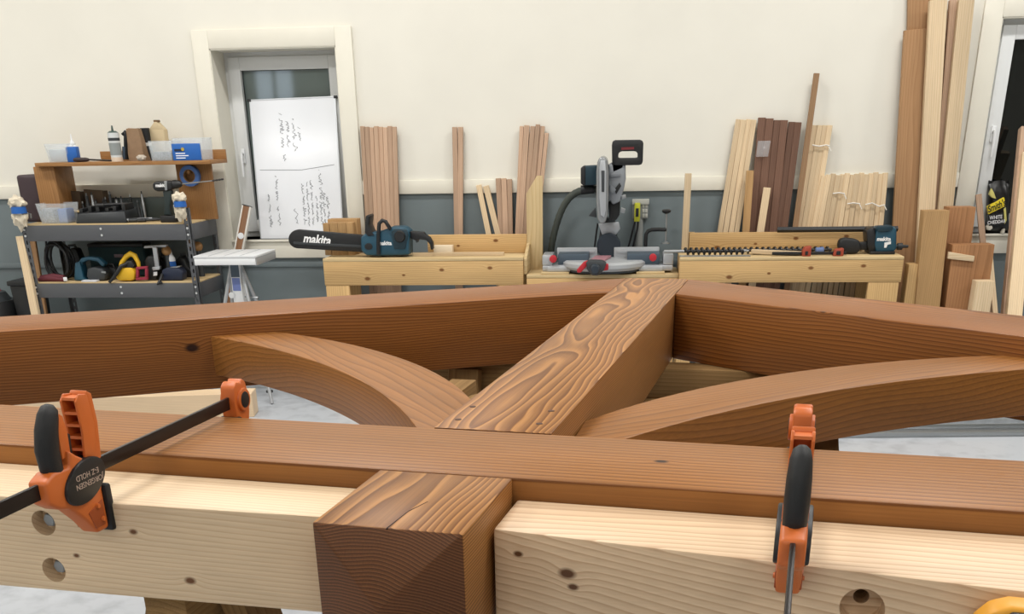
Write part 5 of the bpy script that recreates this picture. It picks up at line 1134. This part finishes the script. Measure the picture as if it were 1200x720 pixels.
# yellow tool with a strap
t = thing('yellow_grinder', 'yellow and black hand tool with an arched handle on the lower shelf', 'tool', (W(152, 328, 6.63).x, 6.63, z2_)); Y = 6.63
plate(t, 'base', YELLOW, [(139, 319), (143, 313), (157, 313), (161, 319), (160, 327), (156, 328.5), (142, 328.5), (138.5, 325)], Y, Y - .04, Y + .05, bev=.012, seg=2)
part(t, 'arch', YELLOW, MB().tube([W(x, y, Y) for x, y in ((140, 318), (143, 308), (148, 301), (153, 297.5), (158, 300), (162, 308), (163, 314))], [.012, .015, .016, .017, .017, .014, .010], 10), smooth=60)
plate(t, 'motor', BLACK, [(145, 312), (149, 306), (156, 305), (160, 311), (157, 315), (147, 315)], Y, Y - .03, Y + .04, bev=.008)
part(t, 'strap', BLACK, MB().tube([W(149, 309, Y - .03), W(142, 312, Y - .045), W(137, 320, Y - .055), W(132, 327, Y - .06), W(128, 331, Y - .062)], [.008, .012, .012, .010, .008], 8), smooth=60)
t = thing('red_bracket', 'small red square bracket standing beside the yellow tool', 'bracket', (W(166.5, 328, 6.6).x, 6.6, z2_)); Y = 6.605
for (pts) in ([(160, 313), (173, 312), (173, 315), (160, 316)], [(160, 325.5), (173.5, 325), (173.5, 328), (160, 328.5)], [(160, 316), (163, 316), (163, 325.5), (160, 325.5)], [(170.5, 315), (173.2, 315), (173.4, 325), (170.6, 325)]):
    plate(t, 'bar', mat('rose_red_plastic', '#8f2338', .5), pts, Y, Y - .012, Y + .012, bev=.003)
a, b = W(175, 328, 6.7), W(190, 300, 6.7)
t = thing('router', 'black and silver router standing on the lower rack shelf', 'router', ((a.x + b.x) / 2, 6.7, z2_)); Y = 6.7
plate(t, 'body', BLACK, [(172, 305), (176, 299), (183, 299), (188, 308), (187, 328), (176, 328.3)], Y, Y - .05, Y + .05, bev=.012, seg=2)
plate(t, 'silver_column', SILVER, [(179, 289), (184, 290), (187, 312), (182, 313)], Y - .05, Y - .06, Y - .04, bev=.004)
plate(t, 'silver_foot', SILVER, [(179, 313), (188, 312), (188, 316), (180, 317)], Y - .05, Y - .065, Y - .03, bev=.004)
plate(t, 'label', WHITEP, [(180, 319), (184.5, 318.5), (184.5, 323), (180, 323.5)], Y - .05, Y - .0545, Y - .049, bev=.001)
plate(t, 'crossbar', SILVER, [(170, 288), (196, 286.5), (196, 289.5), (170, 291)], Y, Y - .02, Y + .02, bev=.004)
bottle('small spray bottle with a blue label on the lower rack shelf', 203.5, 293, 327, .028, 6.72, [('body', WHITEP, [(.01, 0), (1, 0), (1, .72), (.5, .85), (.01, .85)]), ('label', BLUE, [(.9, .22), (1.03, .22), (1.03, .62), (.9, .62)]), ('cap', WHITEP, [(.01, .85), (.5, .85), (.4, 1), (.01, 1)])], ms, zb=z2_)
for (x, y, yy, lab) in ((195, 294, 6.70, 'round wooden tool knob beside the spray bottle'), (232, 289, 6.86, 'round wooden tool knob at the rack side above the white stand'), (224.5, 286, 6.90, 'darker round wooden tool knob behind the rack post')):
    c = W(x, y, yy); t = thing('wooden_knob_tool', lab, 'tool', (c.x, yy, z2_))
    part(t, 'knob', mat('knob_wood', '#9a7346', .5), MB().blob(c, .03, .03, .03, 0), smooth=60); part(t, 'stem', DGREY, MB().cyl((c.x, yy, z2_), (c.x, yy, c.z - .02), .02, .013, n=12), smooth=40)
t = thing('hand_plane', 'dark blue and black tool at the shelf end beside the rack post', 'tool', (W(206, 328, 6.64).x, 6.64, z2_)); Y = 6.66
plate(t, 'body', mat('dark_navy', '#131f38'), [(192, 316), (198, 313), (212, 314), (216, 319), (216, 328), (190, 328.5)], Y, Y - .03, Y + .05, bev=.008); plate(t, 'lever', STEEL, [(197, 313.5), (212, 311.5), (212, 313), (198, 315)], Y, Y - .02, Y + .02, bev=.002)
part(t, 'strap', BLACK, MB().tube([W(190, 322, 6.62), W(188, 328, 6.585), W(185, 333, 6.56), W(190, 331, 6.565)], [.010, .010, .008, .007], 8), smooth=60)
# beside the rack
stick('wood_post', W(36, 338, 6.56), W(24, 277, 6.60), .05, .03, PALE, 'pale wood strip leaning beside the rack post by the brown case', 'wood strip', floor=0)
stick('wood_post', W(44, 322, 6.74), W(37, 278, 6.76), .05, .02, CEDAR, 'brown wood strip standing behind the rack post by the brown case', 'wood strip', floor=0)
a, b = W(19, 368, 6.72), W(37, 335, 6.72)
t = thing('waste_bin', 'black plastic bin on the floor beside the steel rack', 'bin', ((a.x + b.x) / 2 , 6.80, 0)); z_ = b.z
mb = MB(); mb.hexa([(a.x + .02, 6.73, 0), (b.x - .02, 6.73, 0), (b.x - .02, 6.89, 0), (a.x + .02, 6.89, 0)], [(a.x, 6.71, z_), (b.x, 6.71, z_), (b.x, 6.91, z_), (a.x, 6.91, z_)])
part(t, 'body', BLACK, mb, bev=.006); part(t, 'rim', BLACK, MB().box(a.x - .012, b.x + .006, 6.70, 6.92, z_, z_ + .03), bev=.006)
a = W(6, 370, 6.6); Y = 6.62
t = thing('shop_vacuum', 'black machine with a red top edge on the floor by the wall', 'vacuum', (a.x, 6.75, 0))
c = (a.x - .21, 6.76, 0); zt = W(5, 341, 6.76).z; part(t, 'drum', BLACK, MB().lathe([(.001, .06), (.20, .06), (.22, .10), (.21, zt - .10), (.18, zt - .06), (.001, zt - .06)], c, 28), smooth=40)
part(t, 'lid', mat('dark_grey_plastic', '#33373a'), MB().lathe([(.001, zt - .06), (.16, zt - .06), (.13, zt - .01), (.09, zt), (.001, zt)], c, 28), smooth=40)
part(t, 'lid_rim', RED, MB().lathe([(.08, zt - .004), (.105, zt - .004), (.10, zt + .010), (.08, zt + .010)], c, 28), smooth=40)
for i in range(4): a_ = PI / 4 + PI / 2 * i; part(t, 'castor', DGREY, MB().cyl((c[0] + .16 * math.cos(a_), c[1] + .16 * math.sin(a_), 0), (c[0] + .16 * math.cos(a_), c[1] + .16 * math.sin(a_), .07), .03, n=12), smooth=40)

# more dark clutter on the lower shelf
for (pts, Y, y0, y1, m_, lab, nm, cat) in (
    ([(80, 300), (86, 290), (92, 291), (97, 303), (96, 328.5), (80, 328.5)], 6.86, 6.82, 6.90, BLACK, 'black pouch behind the cable coil on the lower rack shelf', 'tool_pouch', 'pouch'),
    ([(123, 316), (127, 312), (138, 313), (141, 318), (140, 328.5), (124, 328.5)], 6.80, 6.75, 6.83, DGREY, 'dark grey charger behind the strap of the yellow tool', 'battery_charger', 'charger'),
    ([(189, 302), (193, 298), (199, 299), (200, 310), (199, 328.5), (189, 328.5)], 6.80, 6.77, 6.86, BLACK, 'black sander standing between the router and spray bottle', 'sander', 'sander'),
    ([(208, 306), (213, 300), (220, 302), (224, 312), (232, 318), (232, 329), (208, 329)], 6.86, 6.80, 6.92, BLACK, 'black planer behind the front rack post on the lower shelf', 'planer', 'planer')):
    xs = xz(pts, Y); zlow = min(z for x, z in xs); xs = [(x, max(z, z2_ + .001)) if z > zlow + .02 else (x, z2_ + .001) for x, z in xs]
    cx_ = sum(x for x, z in xs) / len(xs); t = thing(nm, lab, cat, (cx_, (y0 + y1) / 2, z2_))
    part(t, 'body', m_, MB().prism(xs, 'y', y0, y1), bev=.008)
    zt_ = max(z for x, z in xs); part(t, 'grip', DGREY if m_ is BLACK else BLACK, MB().tube([(cx_ - .03, y0 + .03, zt_ - .035), (cx_ - .02, y0 + .03, zt_ + .012), (cx_ + .02, y0 + .03, zt_ + .014), (cx_ + .035, y0 + .03, zt_ - .035)], .009, 8), smooth=60)
